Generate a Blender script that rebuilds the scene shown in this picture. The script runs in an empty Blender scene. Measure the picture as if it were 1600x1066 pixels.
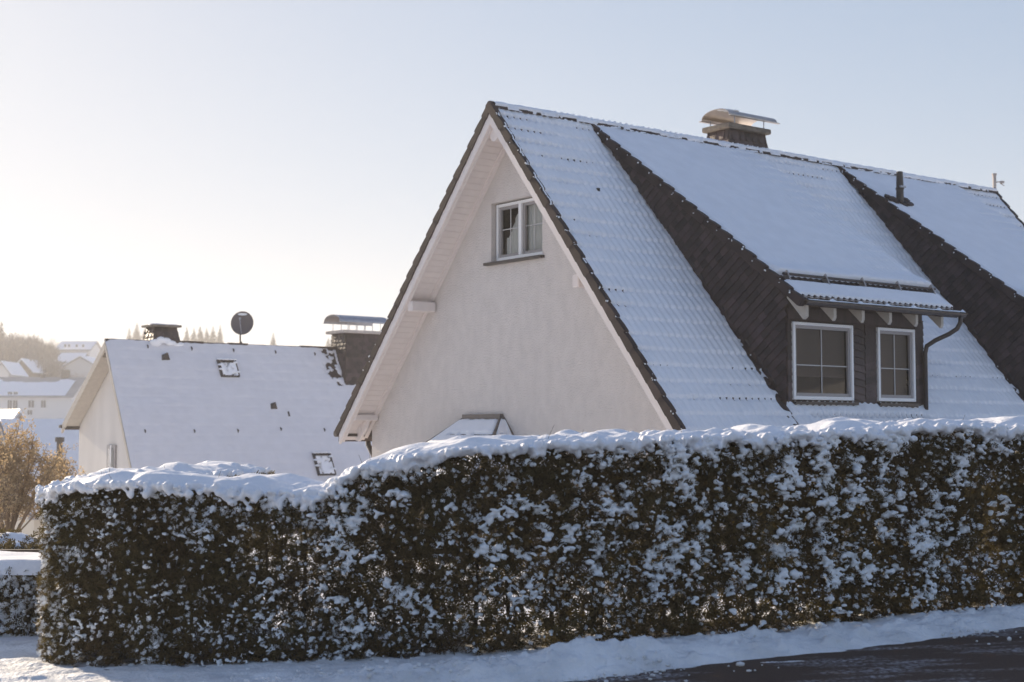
import bpy, bmesh, math, random
import numpy as np
from mathutils import Vector, Matrix

R = math.radians
random.seed(7); RNG = np.random.default_rng(11)
scene = bpy.context.scene
COL = scene.collection

# ------------------------------------------------------------------ camera, sky, sun, exposure
EYE = 1.65
PITCH = 3.54
cam = bpy.data.cameras.new('camera'); camo = bpy.data.objects.new('camera', cam); COL.objects.link(camo)
camo.location = (0, 0, EYE); camo.rotation_euler = (R(90 + PITCH), 0, 0)
cam.sensor_width = 36; cam.lens = 36 * 2260 / 1600
cam.clip_start = 0.1; cam.clip_end = 5000
cam.dof.use_dof = True; cam.dof.focus_distance = 18; cam.dof.aperture_fstop = 2.1
scene.camera = camo

SUN_AZ = -39.0      # degrees from the view direction, minus is left
SUN_EL = 17.0
w = bpy.data.worlds.new('World'); scene.world = w; w.use_nodes = True
nt = w.node_tree; bg = nt.nodes['Background']
sky = nt.nodes.new('ShaderNodeTexSky'); sky.sky_type = 'NISHITA'; sky.sun_disc = False
sky.sun_elevation = R(SUN_EL); sky.sun_rotation = R(SUN_AZ)
sky.altitude = 300; sky.air_density = 1.0; sky.dust_density = 1.0; sky.ozone_density = 1.6
bg.inputs[1].default_value = 0.08
def vm(op, a, b):      # the sky's bright side is rolled off softly, as film does
    n = nt.nodes.new('ShaderNodeVectorMath'); n.operation = op
    for i, x in enumerate((a, b)):
        if isinstance(x, tuple): n.inputs[i].default_value = x
        else: nt.links.new(x, n.inputs[i])
    return n.outputs[0]
num = vm('MULTIPLY', sky.outputs[0], (1.81, 1.92, 2.62)); den = vm('ADD', vm('MULTIPLY', sky.outputs[0], (.262, .268, .358)), (1, 1, 1))
nt.links.new(vm('DIVIDE', num, den), bg.inputs[0])
sl = bpy.data.lights.new('sun', 'SUN'); so = bpy.data.objects.new('sun', sl); COL.objects.link(so)
sl.energy = 5.0; sl.angle = R(0.6); sl.color = (1.0, 0.83, 0.62)
sd = Vector((math.sin(R(SUN_AZ)) * math.cos(R(SUN_EL)), math.cos(R(SUN_AZ)) * math.cos(R(SUN_EL)), math.sin(R(SUN_EL))))
so.rotation_euler = sd.to_track_quat('Z', 'Y').to_euler(); so.location = (-30, 30, 40)
scene.view_settings.view_transform = 'Standard'; scene.view_settings.look = 'None'
scene.view_settings.exposure = 0.885; scene.view_settings.gamma = 1.0
scene.cycles.max_bounces = 8; scene.cycles.volume_bounces = 1
scene.cycles.use_denoising = True

def at(u, v, Y):
    """the place at distance Y that lies towards picture point (u, v) of the 1600 px photograph"""
    p = R(PITCH); d = (u - 800, 2260, 533 - v)
    ry = d[1] * math.cos(p) - d[2] * math.sin(p); rz = d[1] * math.sin(p) + d[2] * math.cos(p)
    return Vector((d[0] / ry * Y, Y, EYE + rz / ry * Y))

# ------------------------------------------------------------------ noise
def _h(ix, iy, s):
    n = (ix.astype(np.int64) * 374761393 + iy.astype(np.int64) * 668265263 + s * 974634777) & 0x7fffffff
    n = ((n ^ (n >> 13)) * 1274126177) & 0x7fffffff
    n = (n ^ (n >> 16)) & 0x7fffffff
    return (n % 100003) / 100003.0
def vn(x, y, s=0):
    x = np.asarray(x, float); y = np.asarray(y, float)
    x, y = np.broadcast_arrays(x, y)
    ix = np.floor(x); iy = np.floor(y); fx = x - ix; fy = y - iy
    fx = fx * fx * (3 - 2 * fx); fy = fy * fy * (3 - 2 * fy)
    a = _h(ix, iy, s); b = _h(ix + 1, iy, s); c = _h(ix, iy + 1, s); d = _h(ix + 1, iy + 1, s)
    return (a * (1 - fx) + b * fx) * (1 - fy) + (c * (1 - fx) + d * fx) * fy
def fbm(x, y, s=0, o=4):
    r = 0; a = .5; t = 0
    for k in range(o):
        r = r + a * vn(np.asarray(x) * 2 ** k, np.asarray(y) * 2 ** k, s + k * 17); t += a; a *= .5
    return r / t
def sstep(a, b, x):
    t = np.clip((np.asarray(x, float) - a) / (b - a), 0, 1); return t * t * (3 - 2 * t)

# ------------------------------------------------------------------ meshes
def np_mesh(name, V, F, smooth=False):
    V = np.asarray(V, np.float32); F = np.asarray(F, np.int32); k = F.shape[1]
    me = bpy.data.meshes.new(name)
    me.vertices.add(len(V)); me.vertices.foreach_set('co', V.ravel())
    me.loops.add(F.size); me.loops.foreach_set('vertex_index', F.ravel())
    me.polygons.add(len(F)); me.polygons.foreach_set('loop_start', np.arange(0, F.size, k, dtype=np.int32))
    me.polygons.foreach_set('loop_total', np.full(len(F), k, np.int32))
    if smooth: me.polygons.foreach_set('use_smooth', np.ones(len(F), bool))
    me.update(calc_edges=True); return me
def put(name, me, mat, parent=None, loc=None):
    o = bpy.data.objects.new(name, me); COL.objects.link(o)
    for m in (mat if isinstance(mat, (list, tuple)) else [mat]): me.materials.append(m)
    if parent: o.parent = parent
    if loc is not None: o.location = loc
    return o
def tag(o, label=None, cat=None, group=None, kind=None):
    if label: o['label'] = label
    if cat: o['category'] = cat
    if group: o['group'] = group
    if kind: o['kind'] = kind
    return o
def empty(name, loc, rz=0, **k):
    o = bpy.data.objects.new(name, None); COL.objects.link(o); o.location = loc; o.rotation_euler = (0, 0, rz)
    o.empty_display_size = .3
    return tag(o, **k)
class MB:
    def __init__(s): s.v = []; s.f = []; s.m = []; s.cm = 0
    def face(s, pts, m=None):
        n = len(s.v); s.v += [tuple(p) for p in pts]; s.f.append(tuple(range(n, n + len(pts)))); s.m.append(s.cm if m is None else m)
    def box(s, a, b, M=None):
        x0, y0, z0 = a; x1, y1, z1 = b
        P = [Vector(p) for p in ((x0,y0,z0),(x1,y0,z0),(x1,y1,z0),(x0,y1,z0),(x0,y0,z1),(x1,y0,z1),(x1,y1,z1),(x0,y1,z1))]
        if M is not None: P = [M @ p for p in P]
        n = len(s.v); s.v += [tuple(p) for p in P]
        for q in ((0,3,2,1),(4,5,6,7),(0,1,5,4),(1,2,6,5),(2,3,7,6),(3,0,4,7)): s.f.append(tuple(n + i for i in q)); s.m.append(s.cm)
        return s
    def prism(s, poly, d):
        """poly: list of 3d points (planar), extruded by vector d"""
        n = len(s.v); k = len(poly); d = Vector(d)
        s.v += [tuple(p) for p in poly] + [tuple(Vector(p) + d) for p in poly]
        s.f.append(tuple(range(n, n + k))[::-1]); s.f.append(tuple(range(n + k, n + 2 * k))); s.m += [s.cm] * 2
        for i in range(k): j = (i + 1) % k; s.f.append((n + i, n + j, n + k + j, n + k + i)); s.m.append(s.cm)
        return s
    def tube(s, pts, r, k=10, cap=True):
        pts = [Vector(p) for p in pts]; n0 = len(s.v); prev = None
        rr = r if isinstance(r, (list, tuple)) else [r] * len(pts)
        for i, p in enumerate(pts):
            t = ((pts[min(i + 1, len(pts) - 1)] - pts[max(i - 1, 0)])).normalized()
            if prev is None: a = t.orthogonal().normalized()
            else: a = (prev - t * prev.dot(t)).normalized()
            prev = a; b = t.cross(a)
            for j in range(k):
                q = 2 * math.pi * j / k; s.v.append(tuple(p + (a * math.cos(q) + b * math.sin(q)) * rr[i]))
        for i in range(len(pts) - 1):
            for j in range(k):
                a = n0 + i * k + j; b = n0 + i * k + (j + 1) % k; s.f.append((a, b, b + k, a + k)); s.m.append(s.cm)
        if cap:
            s.f.append(tuple(n0 + j for j in range(k))[::-1]); s.f.append(tuple(n0 + (len(pts) - 1) * k + j for j in range(k))); s.m += [s.cm] * 2
        return s
    def build(s, name, mat, parent=None, smooth=False, bevel=0, flip=True):
        me = bpy.data.meshes.new(name); me.from_pydata(s.v, [], s.f); me.polygons.foreach_set('material_index', s.m)
        if bevel:
            bm = bmesh.new(); bm.from_mesh(me)
            bmesh.ops.bevel(bm, geom=bm.edges[:], offset=bevel, segments=1, affect='EDGES', clamp_overlap=True); bm.to_mesh(me); bm.free()
        if flip: bm = bmesh.new(); bm.from_mesh(me); bmesh.ops.recalc_face_normals(bm, faces=bm.faces); bm.to_mesh(me); bm.free()
        if smooth: me.polygons.foreach_set('use_smooth', [True] * len(me.polygons))
        me.update(); return put(name, me, mat, parent)
def ico(sub):
    bm = bmesh.new(); bmesh.ops.create_icosphere(bm, subdivisions=sub, radius=1)
    V = np.array([v.co[:] for v in bm.verts]); F = np.array([[v.index for v in f.verts] for f in bm.faces]); bm.free(); return V, F
ICO1 = ico(1); ICO2 = ico(2)
def blobs(C, S, Q=None, base=ICO2):
    """ellipsoids at C with half sizes S and 3x3 rotations Q"""
    V, F = base; n = len(C); P = V[None] * np.asarray(S)[:, None, :]
    if Q is not None: P = np.einsum('nij,nkj->nki', Q, P)
    P = P + np.asarray(C)[:, None, :]
    FF = F[None] + (np.arange(n) * len(V))[:, None, None]
    return P.reshape(-1, 3), FF.reshape(-1, 3)
def remeshed(name, V, F, voxel, smooth=3, mat=None, parent=None):
    me = np_mesh(name, V, F); o = bpy.data.objects.new(name + '_raw', me); COL.objects.link(o)
    m = o.modifiers.new('r', 'REMESH'); m.mode = 'VOXEL'; m.voxel_size = voxel; m.use_smooth_shade = True
    if smooth: s = o.modifiers.new('s', 'SMOOTH'); s.factor = .5; s.iterations = smooth
    dg = bpy.context.evaluated_depsgraph_get(); ev = o.evaluated_get(dg); out = bpy.data.meshes.new_from_object(ev)
    bpy.data.objects.remove(o); bpy.data.meshes.remove(me); out.name = name
    out.polygons.foreach_set('use_smooth', np.ones(len(out.polygons), bool)); out.materials.clear()
    return put(name, out, mat, parent)
def grid_faces(nu, nv, mask=None):
    i = np.arange(nu - 1)[:, None]; j = np.arange(nv - 1)[None]; a = i * nv + j
    F = np.stack([a, a + nv, a + nv + 1, a + 1], -1).reshape(-1, 4)
    if mask is not None: F = F[mask.reshape(-1)]
    return F

# ------------------------------------------------------------------ materials
def mat(name, col, rough=.7, var=0.0, vscale=8, col2=None, bump=0.0, bscale=30, metal=0, spec=.5, sss=0, trans=0, stretch=None, wear=None):
    m = bpy.data.materials.new(name); m.use_nodes = True; t = m.node_tree; N = t.nodes; L = t.links
    b = N['Principled BSDF']; b.inputs['Roughness'].default_value = rough; b.inputs['Metallic'].default_value = metal
    b.inputs['Specular IOR Level'].default_value = spec
    tc = N.new('ShaderNodeTexCoord'); vec = tc.outputs['Object']
    if stretch:
        mp = N.new('ShaderNodeMapping'); mp.inputs['Scale'].default_value = stretch; L.new(vec, mp.inputs[0]); vec = mp.outputs[0]
    c2 = col2 or tuple(c * (1 - var) for c in col)
    if var or col2:
        n = N.new('ShaderNodeTexNoise'); n.inputs['Scale'].default_value = vscale; n.inputs['Detail'].default_value = 5; L.new(vec, n.inputs[0])
        cr = N.new('ShaderNodeValToRGB'); cr.color_ramp.elements[0].position = .35; cr.color_ramp.elements[1].position = .65
        cr.color_ramp.elements[0].color = (*c2, 1); cr.color_ramp.elements[1].color = (*col, 1)
        L.new(n.outputs[0], cr.inputs[0]); L.new(cr.outputs[0], b.inputs['Base Color'])
    else: b.inputs['Base Color'].default_value = (*col, 1)
    if bump:
        n = N.new('ShaderNodeTexNoise'); n.inputs['Scale'].default_value = bscale; n.inputs['Detail'].default_value = 6; L.new(tc.outputs['Object'], n.inputs[0])
        bp = N.new('ShaderNodeBump'); bp.inputs['Strength'].default_value = bump; bp.inputs['Distance'].default_value = .02
        L.new(n.outputs[0], bp.inputs['Height']); L.new(bp.outputs[0], b.inputs['Normal'])
    if sss: b.inputs['Subsurface Weight'].default_value = sss; b.inputs['Subsurface Radius'].default_value = (.03, .035, .045); b.inputs['Subsurface Scale'].default_value = .5
    if trans:
        tr = N.new('ShaderNodeBsdfTranslucent'); tr.inputs[0].default_value = (*[min(1, c * 1.6) for c in col], 1)
        mx = N.new('ShaderNodeMixShader'); mx.inputs[0].default_value = trans
        L.new(b.outputs[0], mx.inputs[1]); L.new(tr.outputs[0], mx.inputs[2]); L.new(mx.outputs[0], N['Material Output'].inputs[0])
    return m
SNOW = mat('snow', (.86, .87, .91), .55, .05, 3, bump=.45, bscale=45, spec=.3)
SNOWF = mat('fine_snow', (.86, .88, .91), .6, bump=.3, bscale=90, spec=.3)
SNOWD = mat('trodden_snow', (.84, .85, .87), .7, .22, 2.5, bump=1.0, bscale=28, spec=.3)
TILE = mat('roof_tile', (.058, .040, .038), .65, .45, 3, bump=.12, bscale=40, spec=.3)
VERGE = mat('verge_tile', (.050, .034, .033), .7, .4, 3, bump=.12, bscale=40, spec=.25)
SLATE = mat('slate', (.062, .043, .043), .5, .45, 2.2, bump=.35, bscale=25, spec=.3)
for _m in (SLATE, TILE, VERGE):    # each tile or slate a little lighter or darker than its neighbour
    _t = _m.node_tree; _b = _t.nodes['Principled BSDF']; _g = _t.nodes.new('ShaderNodeNewGeometry'); _mm = _t.nodes.new('ShaderNodeMapRange')
    _mm.inputs[3].default_value = .6 if _m is SLATE else .7; _mm.inputs[4].default_value = 1.5 if _m is SLATE else 1.3; _t.links.new(_g.outputs['Random Per Island'], _mm.inputs[0])
    _x = _t.nodes.new('ShaderNodeVectorMath'); _x.operation = 'SCALE'; _src = _b.inputs['Base Color'].links[0].from_socket
    _t.links.new(_src, _x.inputs[0]); _t.links.new(_mm.outputs[0], _x.inputs['Scale']); _t.links.new(_x.outputs[0], _b.inputs['Base Color'])
PLASTER = mat('plaster', (.70, .645, .61), .92, .07, 5, bump=1.3, bscale=34, spec=.2, stretch=(1, 1, .6))
PLASTER2 = mat('old_plaster', (.68, .64, .60), .92, .12, 1.2, bump=.5, bscale=20, spec=.2, stretch=(1, 1, .25))
PAINT = mat('white_paint', (.76, .69, .66), .55, .06, 5, bump=.1, bscale=20)
PAINT2 = mat('rafter_paint', (.48, .43, .37), .6, .12, 9)
PVC = mat('white_frame', (.80, .80, .80), .35)
SASH = mat('grey_sash', (.30, .28, .28), .45)
BARM = mat('glazing_bar_grey', (.50, .49, .49), .5)
DARK = mat('dark_metal', (.045, .034, .030), .45, .2, 6)
BOARD = mat('dark_board', (.070, .050, .045), .75, .35, 12, stretch=(1, 1, .2))
CONC = mat('concrete', (.20, .17, .14), .9, .4, 9, bump=.6, bscale=30)
CONC2 = mat('pale_concrete', (.52, .46, .42), .9, .2, 6)
STEEL = mat('steel', (.52, .46, .42), .38, metal=.9, var=.15, vscale=5)
STEELD = mat('grey_steel', (.36, .37, .42), .35, metal=.7, var=.15, vscale=5)
LEADM = mat('lead', (.16, .14, .13), .5, .3, 5, metal=.3)
CURT = mat('curtain', (.82, .82, .76), .9, .22, 14, stretch=(1, 9, .4))
BLIND = mat('blind', (.13, .10, .092), .8)
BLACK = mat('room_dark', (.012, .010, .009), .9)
BARK = mat('bark', (.060, .044, .032), .9, .5, 10, bump=.8, bscale=30, stretch=(1, 1, .2))
TWIG = mat('twig', (.075, .055, .04), .9)
LITTER = mat('needle_litter', (.040, .028, .020), .95, bump=.9, bscale=50, col2=(.40, .40, .42), vscale=6)
LEAF = mat('hedge_leaf', (.080, .064, .027), .8, trans=.3, col2=(.070, .046, .022), vscale=2.2, spec=.2)
LEAFB = mat('green_leaf', (.10, .078, .020), .7, trans=.25, col2=(.05, .04, .014), vscale=3)
GOLD = mat('golden_leaf', (.36, .265, .15), .7, trans=.4, col2=(.27, .20, .12), vscale=.8)
GOLDT = mat('golden_twig', (.22, .15, .09), .8)
FROST = mat('frosted_twig', (.50, .44, .40), .9, .3, .5)
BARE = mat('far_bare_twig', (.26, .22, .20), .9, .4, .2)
CONI = mat('far_conifer', (.14, .14, .12), .9, .4, .4, trans=.1)
def glass(name, tint=(.02, .018, .017)):
    m = bpy.data.materials.new(name); m.use_nodes = True; t = m.node_tree; N = t.nodes; L = t.links; N.remove(N['Principled BSDF'])
    tr = N.new('ShaderNodeBsdfTransparent'); tr.inputs[0].default_value = (.8, .8, .8, 1)
    gl = N.new('ShaderNodeBsdfGlossy'); gl.inputs['Roughness'].default_value = .02; gl.inputs[0].default_value = (1, 1, 1, 1)
    fr = N.new('ShaderNodeFresnel'); fr.inputs[0].default_value = 1.3
    mx = N.new('ShaderNodeMixShader'); L.new(fr.outputs[0], mx.inputs[0]); L.new(tr.outputs[0], mx.inputs[1]); L.new(gl.outputs[0], mx.inputs[2])
    L.new(mx.outputs[0], N['Material Output'].inputs[0]); return m
GLASS = glass('glass')

def road_mat():
    m = mat('asphalt', (.085, .055, .042), .75, .35, 60, bump=.5, bscale=120); t = m.node_tree; N = t.nodes; L = t.links; b = N['Principled BSDF']
    tc = N['Texture Coordinate']; mp = N.new('ShaderNodeMapping'); mp.inputs['Rotation'].default_value = (0, 0, R(-27)); mp.inputs['Scale'].default_value = (.55, 2.6, 1)
    L.new(tc.outputs['Object'], mp.inputs[0])
    n = N.new('ShaderNodeTexNoise'); n.inputs['Scale'].default_value = 1.3; n.inputs['Detail'].default_value = 9; n.inputs['Roughness'].default_value = .62; L.new(mp.outputs[0], n.inputs[0])
    cr = N.new('ShaderNodeValToRGB'); cr.color_ramp.elements[0].position = .50; cr.color_ramp.elements[1].position = .70
    L.new(n.outputs[0], cr.inputs[0])
    n3 = N.new('ShaderNodeTexNoise'); n3.inputs['Scale'].default_value = 26; n3.inputs['Detail'].default_value = 5; L.new(tc.outputs['Object'], n3.inputs[0])
    c3 = N.new('ShaderNodeMapRange'); c3.inputs[1].default_value = .42; c3.inputs[2].default_value = .62; L.new(n3.outputs[0], c3.inputs[0])
    mu = N.new('ShaderNodeMath'); mu.operation = 'MULTIPLY'; L.new(cr.outputs[0], mu.inputs[0]); L.new(c3.outputs[0], mu.inputs[1])
    src = b.inputs['Base Color'].links[0].from_socket
    mx = N.new('ShaderNodeMixRGB'); L.new(mu.outputs[0], mx.inputs[0]); L.new(src, mx.inputs[1]); mx.inputs[2].default_value = (.55, .56, .6, 1); L.new(mx.outputs[0], b.inputs['Base Color'])
    return m
ROAD = road_mat(); ROAD.node_tree.nodes['Principled BSDF'].inputs['Specular IOR Level'].default_value = .2

for _m, _a, _c in ((LEAF, .35, 2.1), (LEAFB, .4, 1.9), (GOLD, .5, 1.6)):    # every leaflet a little lighter or darker than the next
    _t = _m.node_tree; _b = _t.nodes['Principled BSDF']; _g = _t.nodes.new('ShaderNodeNewGeometry'); _mm = _t.nodes.new('ShaderNodeMapRange')
    _mm.inputs[3].default_value = _a; _mm.inputs[4].default_value = _c; _t.links.new(_g.outputs['Random Per Island'], _mm.inputs[0])
    _x = _t.nodes.new('ShaderNodeVectorMath'); _x.operation = 'SCALE'; _src = _b.inputs['Base Color'].links[0].from_socket
    _t.links.new(_src, _x.inputs[0]); _t.links.new(_mm.outputs[0], _x.inputs['Scale']); _t.links.new(_x.outputs[0], _b.inputs['Base Color'])
SNOWSH = mat('shaded_snow', (.70, .70, .745), .55, .05, 3, bump=.45, bscale=45, spec=.3)  # darker copy of snow: shade on the neighbour's roof put into the colour
# ================================================================== SETTING: ground, road, verge
def gz(X, Y):
    X = np.asarray(X, float); Y = np.asarray(Y, float)
    near = -.27 + .04 * X
    far = np.interp(Y, [14, 17, 33, 45, 100, 150, 200, 300, 400, 480, 3000], [-.27, -.75, -.62, -2.6, -5.2, -4.0, .2, 10, 20, 24, 26])
    m = sstep(14, 18, Y)
    return near * (1 - m) + (far + .01 * np.clip(X, -20, 20)) * m + .5 * (fbm(X / 40, Y / 40, 3) - .5) * sstep(30, 80, Y)
def ground():
    xs = np.concatenate([np.linspace(-900, -40, 50), np.linspace(-38, 38, 153), np.linspace(40, 900, 50)])
    ys = np.concatenate([np.linspace(-60, 8, 20), np.linspace(8.5, 30, 87), np.linspace(31, 120, 60), np.linspace(125, 2600, 100)])
    X, Y = np.meshgrid(xs, ys, indexing='ij'); Z = gz(X, Y) + .10 * (fbm(X / 1.1, Y / 1.1, 9) - .5) * sstep(14, 15, Y) - .06 * (1 - sstep(13.6, 14.4, Y))
    me = np_mesh('snow_ground', np.stack([X, Y, Z], -1).reshape(-1, 3), grid_faces(len(xs), len(ys)), True)
    tag(put('snow_ground', me, SNOW), kind='structure')
ground()
EX = [-12, -6, -4, -2, .34, 1.0, 1.47, 2.04, 2.6, 3.3, 4.5, 9, 16]; EYd = [7, 8.8, 9.6, 10.3, 11.05, 11.25, 11.4, 11.7, 11.95, 12.25, 12.8, 14.6, 17.6]
def road():
    xs = np.linspace(-14, 16, 121); vs = []
    ts = np.linspace(0, 1, 30)
    e = np.interp(xs, EX, EYd) + .5
    X = np.repeat(xs[:, None], 30, 1); Y = (-6) * (1 - ts[None]) + e[:, None] * ts[None]; Z = -.25 + .04 * X
    tag(put('road', np_mesh('road', np.stack([X, Y, Z], -1).reshape(-1, 3), grid_faces(121, 30), True), ROAD), kind='structure')
road()
def verge():
    du = .022; xs = np.arange(-9, 9.5, du); ys = np.arange(0, 1, 1 / 210)
    X = np.repeat(xs[:, None], len(ys), 1); e = np.interp(xs, EX, EYd)[:, None]
    e = e + .22 * (fbm(xs / .8, xs * 0, 5)[:, None] - .5) + .05 * (fbm(xs / .12, xs * 0, 6)[:, None] - .5)
    top = np.interp(xs, [-9, -4, 0, 3, 9.5], [14.4, 14.4, 14.2, 14.8, 16.5])[:, None]
    Y = e - .9 + (top - e + .9) * ys[None] ** 1.05
    d = Y - e
    ber = .10 * np.exp(-((d - .38) / .26) ** 2) * (.45 + 1.1 * fbm(X / .5, Y / .35, 31)) * np.interp(X, [-4, -1, .5, 3, 6], [.5, .6, 1.5, .8, .4])
    lump = .12 * (fbm(X / .22, Y / .16, 41, 5) - .42) * np.interp(d, [0, .2, .9, 1.6], [.6, 1, .75, .5])
    clod = .11 * np.clip(fbm(X / .10, Y / .07, 52, 3) - .50, 0, 1) * 1.5 * np.interp(d, [0, .1, .8, 1.3], [.4, 1, .6, .15])
    Z = -.25 + .04 * X - .035 + sstep(-.1, .18, d) * (.06 + ber + lump + clod)
    Z += .07 * (fbm(X / .9, Y / .9, 15) - .5) * sstep(.4, 1, d)
    Z += np.where(d < .1, .09 * np.clip(fbm(X / .5 + Y / .9, Y / .10, 77, 5) - .47 + .10 * sstep(-.5, 0, d) - .08 * sstep(-.5, -.9, d), 0, .5), 0)
    Z -= .05 * sstep(1.9, 2.2, d) * 0
    tag(put('snow_verge', np_mesh('snow_verge', np.stack([X, Y, Z], -1).reshape(-1, 3), grid_faces(len(xs), len(ys)), True), SNOWD), kind='structure')
verge()

def bed():
    xs = np.linspace(-3.75, 9.5, 300); ts = np.linspace(0, 1, 24); yc = np.interp(xs, [-4.6, -3.3, -1.6, -.7, 1.1, 2.7, 4.9, 9.5], [12.95, 12.72, 12.72, 12.62, 12.97, 13.47, 14.47, 16.3])
    X = np.repeat(xs[:, None], 24, 1); Y = yc[:, None] - .42 + (1.15 + 0 * X) * ts[None] + .12 * (fbm(xs * 3, xs * 0, 5)[:, None] - .5)
    Z = -.27 + .04 * X + .035 + .05 * np.sin(math.pi * ts[None]) + .04 * (fbm(X / .15, Y / .15, 9) - .5)
    tag(put('hedge_bed', np_mesh('hedge_bed', np.stack([X, Y, Z], -1).reshape(-1, 3), grid_faces(300, 24), True), LITTER), kind='structure')
bed()

def chunks():
    n = 2600; X = RNG.uniform(-6, 6.5, n); e = np.interp(X, EX, EYd); d = np.abs(RNG.normal(0, .5, n)) - .18 + .25 * (vn(X / .6, X * 0, 4) - .5)
    d = np.where(RNG.random(n) < .2, RNG.uniform(-.7, 1.6, n), d); Y = e + d
    keep = vn(X / .5, Y / .4, 63) > np.interp(X, [-6, -1, .3, 3, 6.5], [.45, .4, .15, .45, .4]); X, Y, d = X[keep], Y[keep], d[keep]; n = len(X)
    r_ = .007 + .02 * RNG.random(n) ** 4; Z = -.25 + .04 * X - .035 + sstep(-.1, .18, d) * (.06 + .10 * np.exp(-((d - .38) / .26) ** 2) * .9 + .02) + np.where(d < 0, .03, 0) + .02
    v, f_ = blobs(np.stack([X, Y, Z], 1), np.stack([r_ * RNG.uniform(.8, 1.5, n), r_ * RNG.uniform(.7, 1.2, n), r_ * RNG.uniform(.5, 1, n)], 1), None, ICO1)
    tag(put('snow_chunks', np_mesh('snow_chunks', v, f_), SNOWD), 'small crumbs of ploughed snow scattered along the edge of the road', 'snow', kind='stuff')
chunks()

# ================================================================== MAIN HOUSE
HB = 8.446                                  # height of the ridge above the house's base
APX = (-.3727, 26.0)
house = empty('house', (APX[0], APX[1], 7.646 - HB), R(37.7), label='big house with steep snowy roof, cream gable wall and slate dormers behind the hedge', cat='house')
tr, tl = 1.2158, 1.118
cr_, sr_ = math.cos(math.atan(tr)), math.sin(math.atan(tr))
cl_, sl_ = math.cos(math.atan(tl)), math.sin(math.atan(tl))
XL = 15.5
def hp(x, y, z): return (x, y, z + HB)
CRS = .335
def relief(u, s, ph=0):
    f = (s / CRS) % 1.0
    c = .5 + .5 * np.cos(2 * math.pi * u / .15 + ph)
    return f, c
# --- right roof: tiles and the snow on them
SM = 9.0
us = np.arange(-.02, XL + .06, .03); ss = np.arange(0, SM, .0215)
U, S = np.meshgrid(us, ss, indexing='ij')
f, c = relief(U, S)
ht = -.085 + .032 * f + .016 * c ** 1.5
Yl = -S * cr_; Zl = -S * sr_
def rsurf(h): return np.stack([U, -S * cr_ - h * sr_, -S * sr_ + h * cr_ + HB], -1).reshape(-1, 3)
um = (U[:-1, :-1] + U[1:, 1:]) / 2; sm_ = (S[:-1, :-1] + S[1:, 1:]) / 2; ym = -sm_ * cr_
def hole(xa): return (um > xa + .12) & (um < xa + 3.6) & (ym < -.9) & (ym > -4.42)
keep = ~(hole(2.8) | hole(9.98))
roof = put('roof', np_mesh('roof', rsurf(ht), grid_faces(len(us), len(ss), keep), True), TILE, house); roof['label'] = 'snow covered right roof slope of dark wavy tiles'
thick = .047 + .030 * (fbm(U / 1.6, S / 1.1, 71) - .5)
bell = lambda x, c0, w: np.exp(-((x - c0) / w) ** 2)
thin = .08 + .40 * sstep(.5, .72, fbm(U / 1.3, S / .7, 81))
thin = np.maximum(thin, 1.0 * bell(S, .2, .35) * (.35 + .65 * (fbm(U / .7, U * 0, 82) > .47)))
thin = np.maximum(thin, 1.0 * sstep(1.6, .2, U) * sstep(2.4, .4, S))
thin = np.maximum(thin, 1.0 * ((U > 3.1) & (U < 6.4) & (-Yl > 4.55)))
thin = np.maximum(thin, sstep(12.8, 14.6, U) * sstep(4, 1, S))
stp = np.exp(-((f - .07) / .11) ** 2) + np.exp(-((f - 1.07) / .11) ** 2)
soft = np.interp(U, [0, 1, 2.8, 6.8, 7.1, 9.5, XL], [1.1, 1.0, .95, 1.0, 1.25, 1.2, .9]) * (.75 + .5 * fbm(U / 1.5, S / 1.5, 72))
hs = -.085 + thick + soft * (.020 * np.where(f < .12, (1 - f / .12), (f - .12) / .88) + np.interp(U, [0, 2.7, 7], [.017, .017, .014]) * c + .010 * (vn(U / .12, S / .12, 91) - .5)) + .03 * (fbm(U / 2.2, S / .9, 95) - .5)
hs += .012 * (fbm(U / .07, S / .09, 97, 2) - .5)
hs -= .15 * stp * np.clip(1.45 - c * 1.9 + .5 * (vn(U / .2, S / .3, 98) - .5), 0, 1) * thin
# bare strip of tiles close to the cheeks of the dormers
for xa in (2.8, 9.98):
    dd = xa - U; hs -= .06 * sstep(.32, .08, dd) * (dd > 0) * (S > .6) * (.5 + .9 * vn(U / .1, S / .16, 99))
snow_r = put('roof_snow', np_mesh('roof_snow', rsurf(hs), grid_faces(len(us), len(ss), keep), True), SNOW, house)
snow_r['label'] = 'thin even snow over the wavy tiles of the right slope'
# --- left roof slab with its snow
mb = MB(); YE = 5.30; t0 = .10
mb.prism([hp(0, 0, -.13), hp(0, YE, -.13 - tl * YE), hp(0, YE, -.30 - tl * YE), hp(0, 0, -.30)], (XL, 0, 0))
lr = mb.build('roof', TILE, house)
mb = MB(); n = 90
for k in range(n):
    y0, y1 = YE * k / n, YE * (k + 1) / n; a = .012 * math.sin(k * 1.7); 
    mb.prism([hp(.03, y0, -.125 - tl * y0), hp(.03, y1, -.125 - tl * y1), hp(.03, y1, -.055 + a - tl * y1), hp(.03, y0, -.055 + a - tl * y0)], (XL - .05, 0, 0))
mb.build('roof_snow', SNOW, house)
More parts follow.
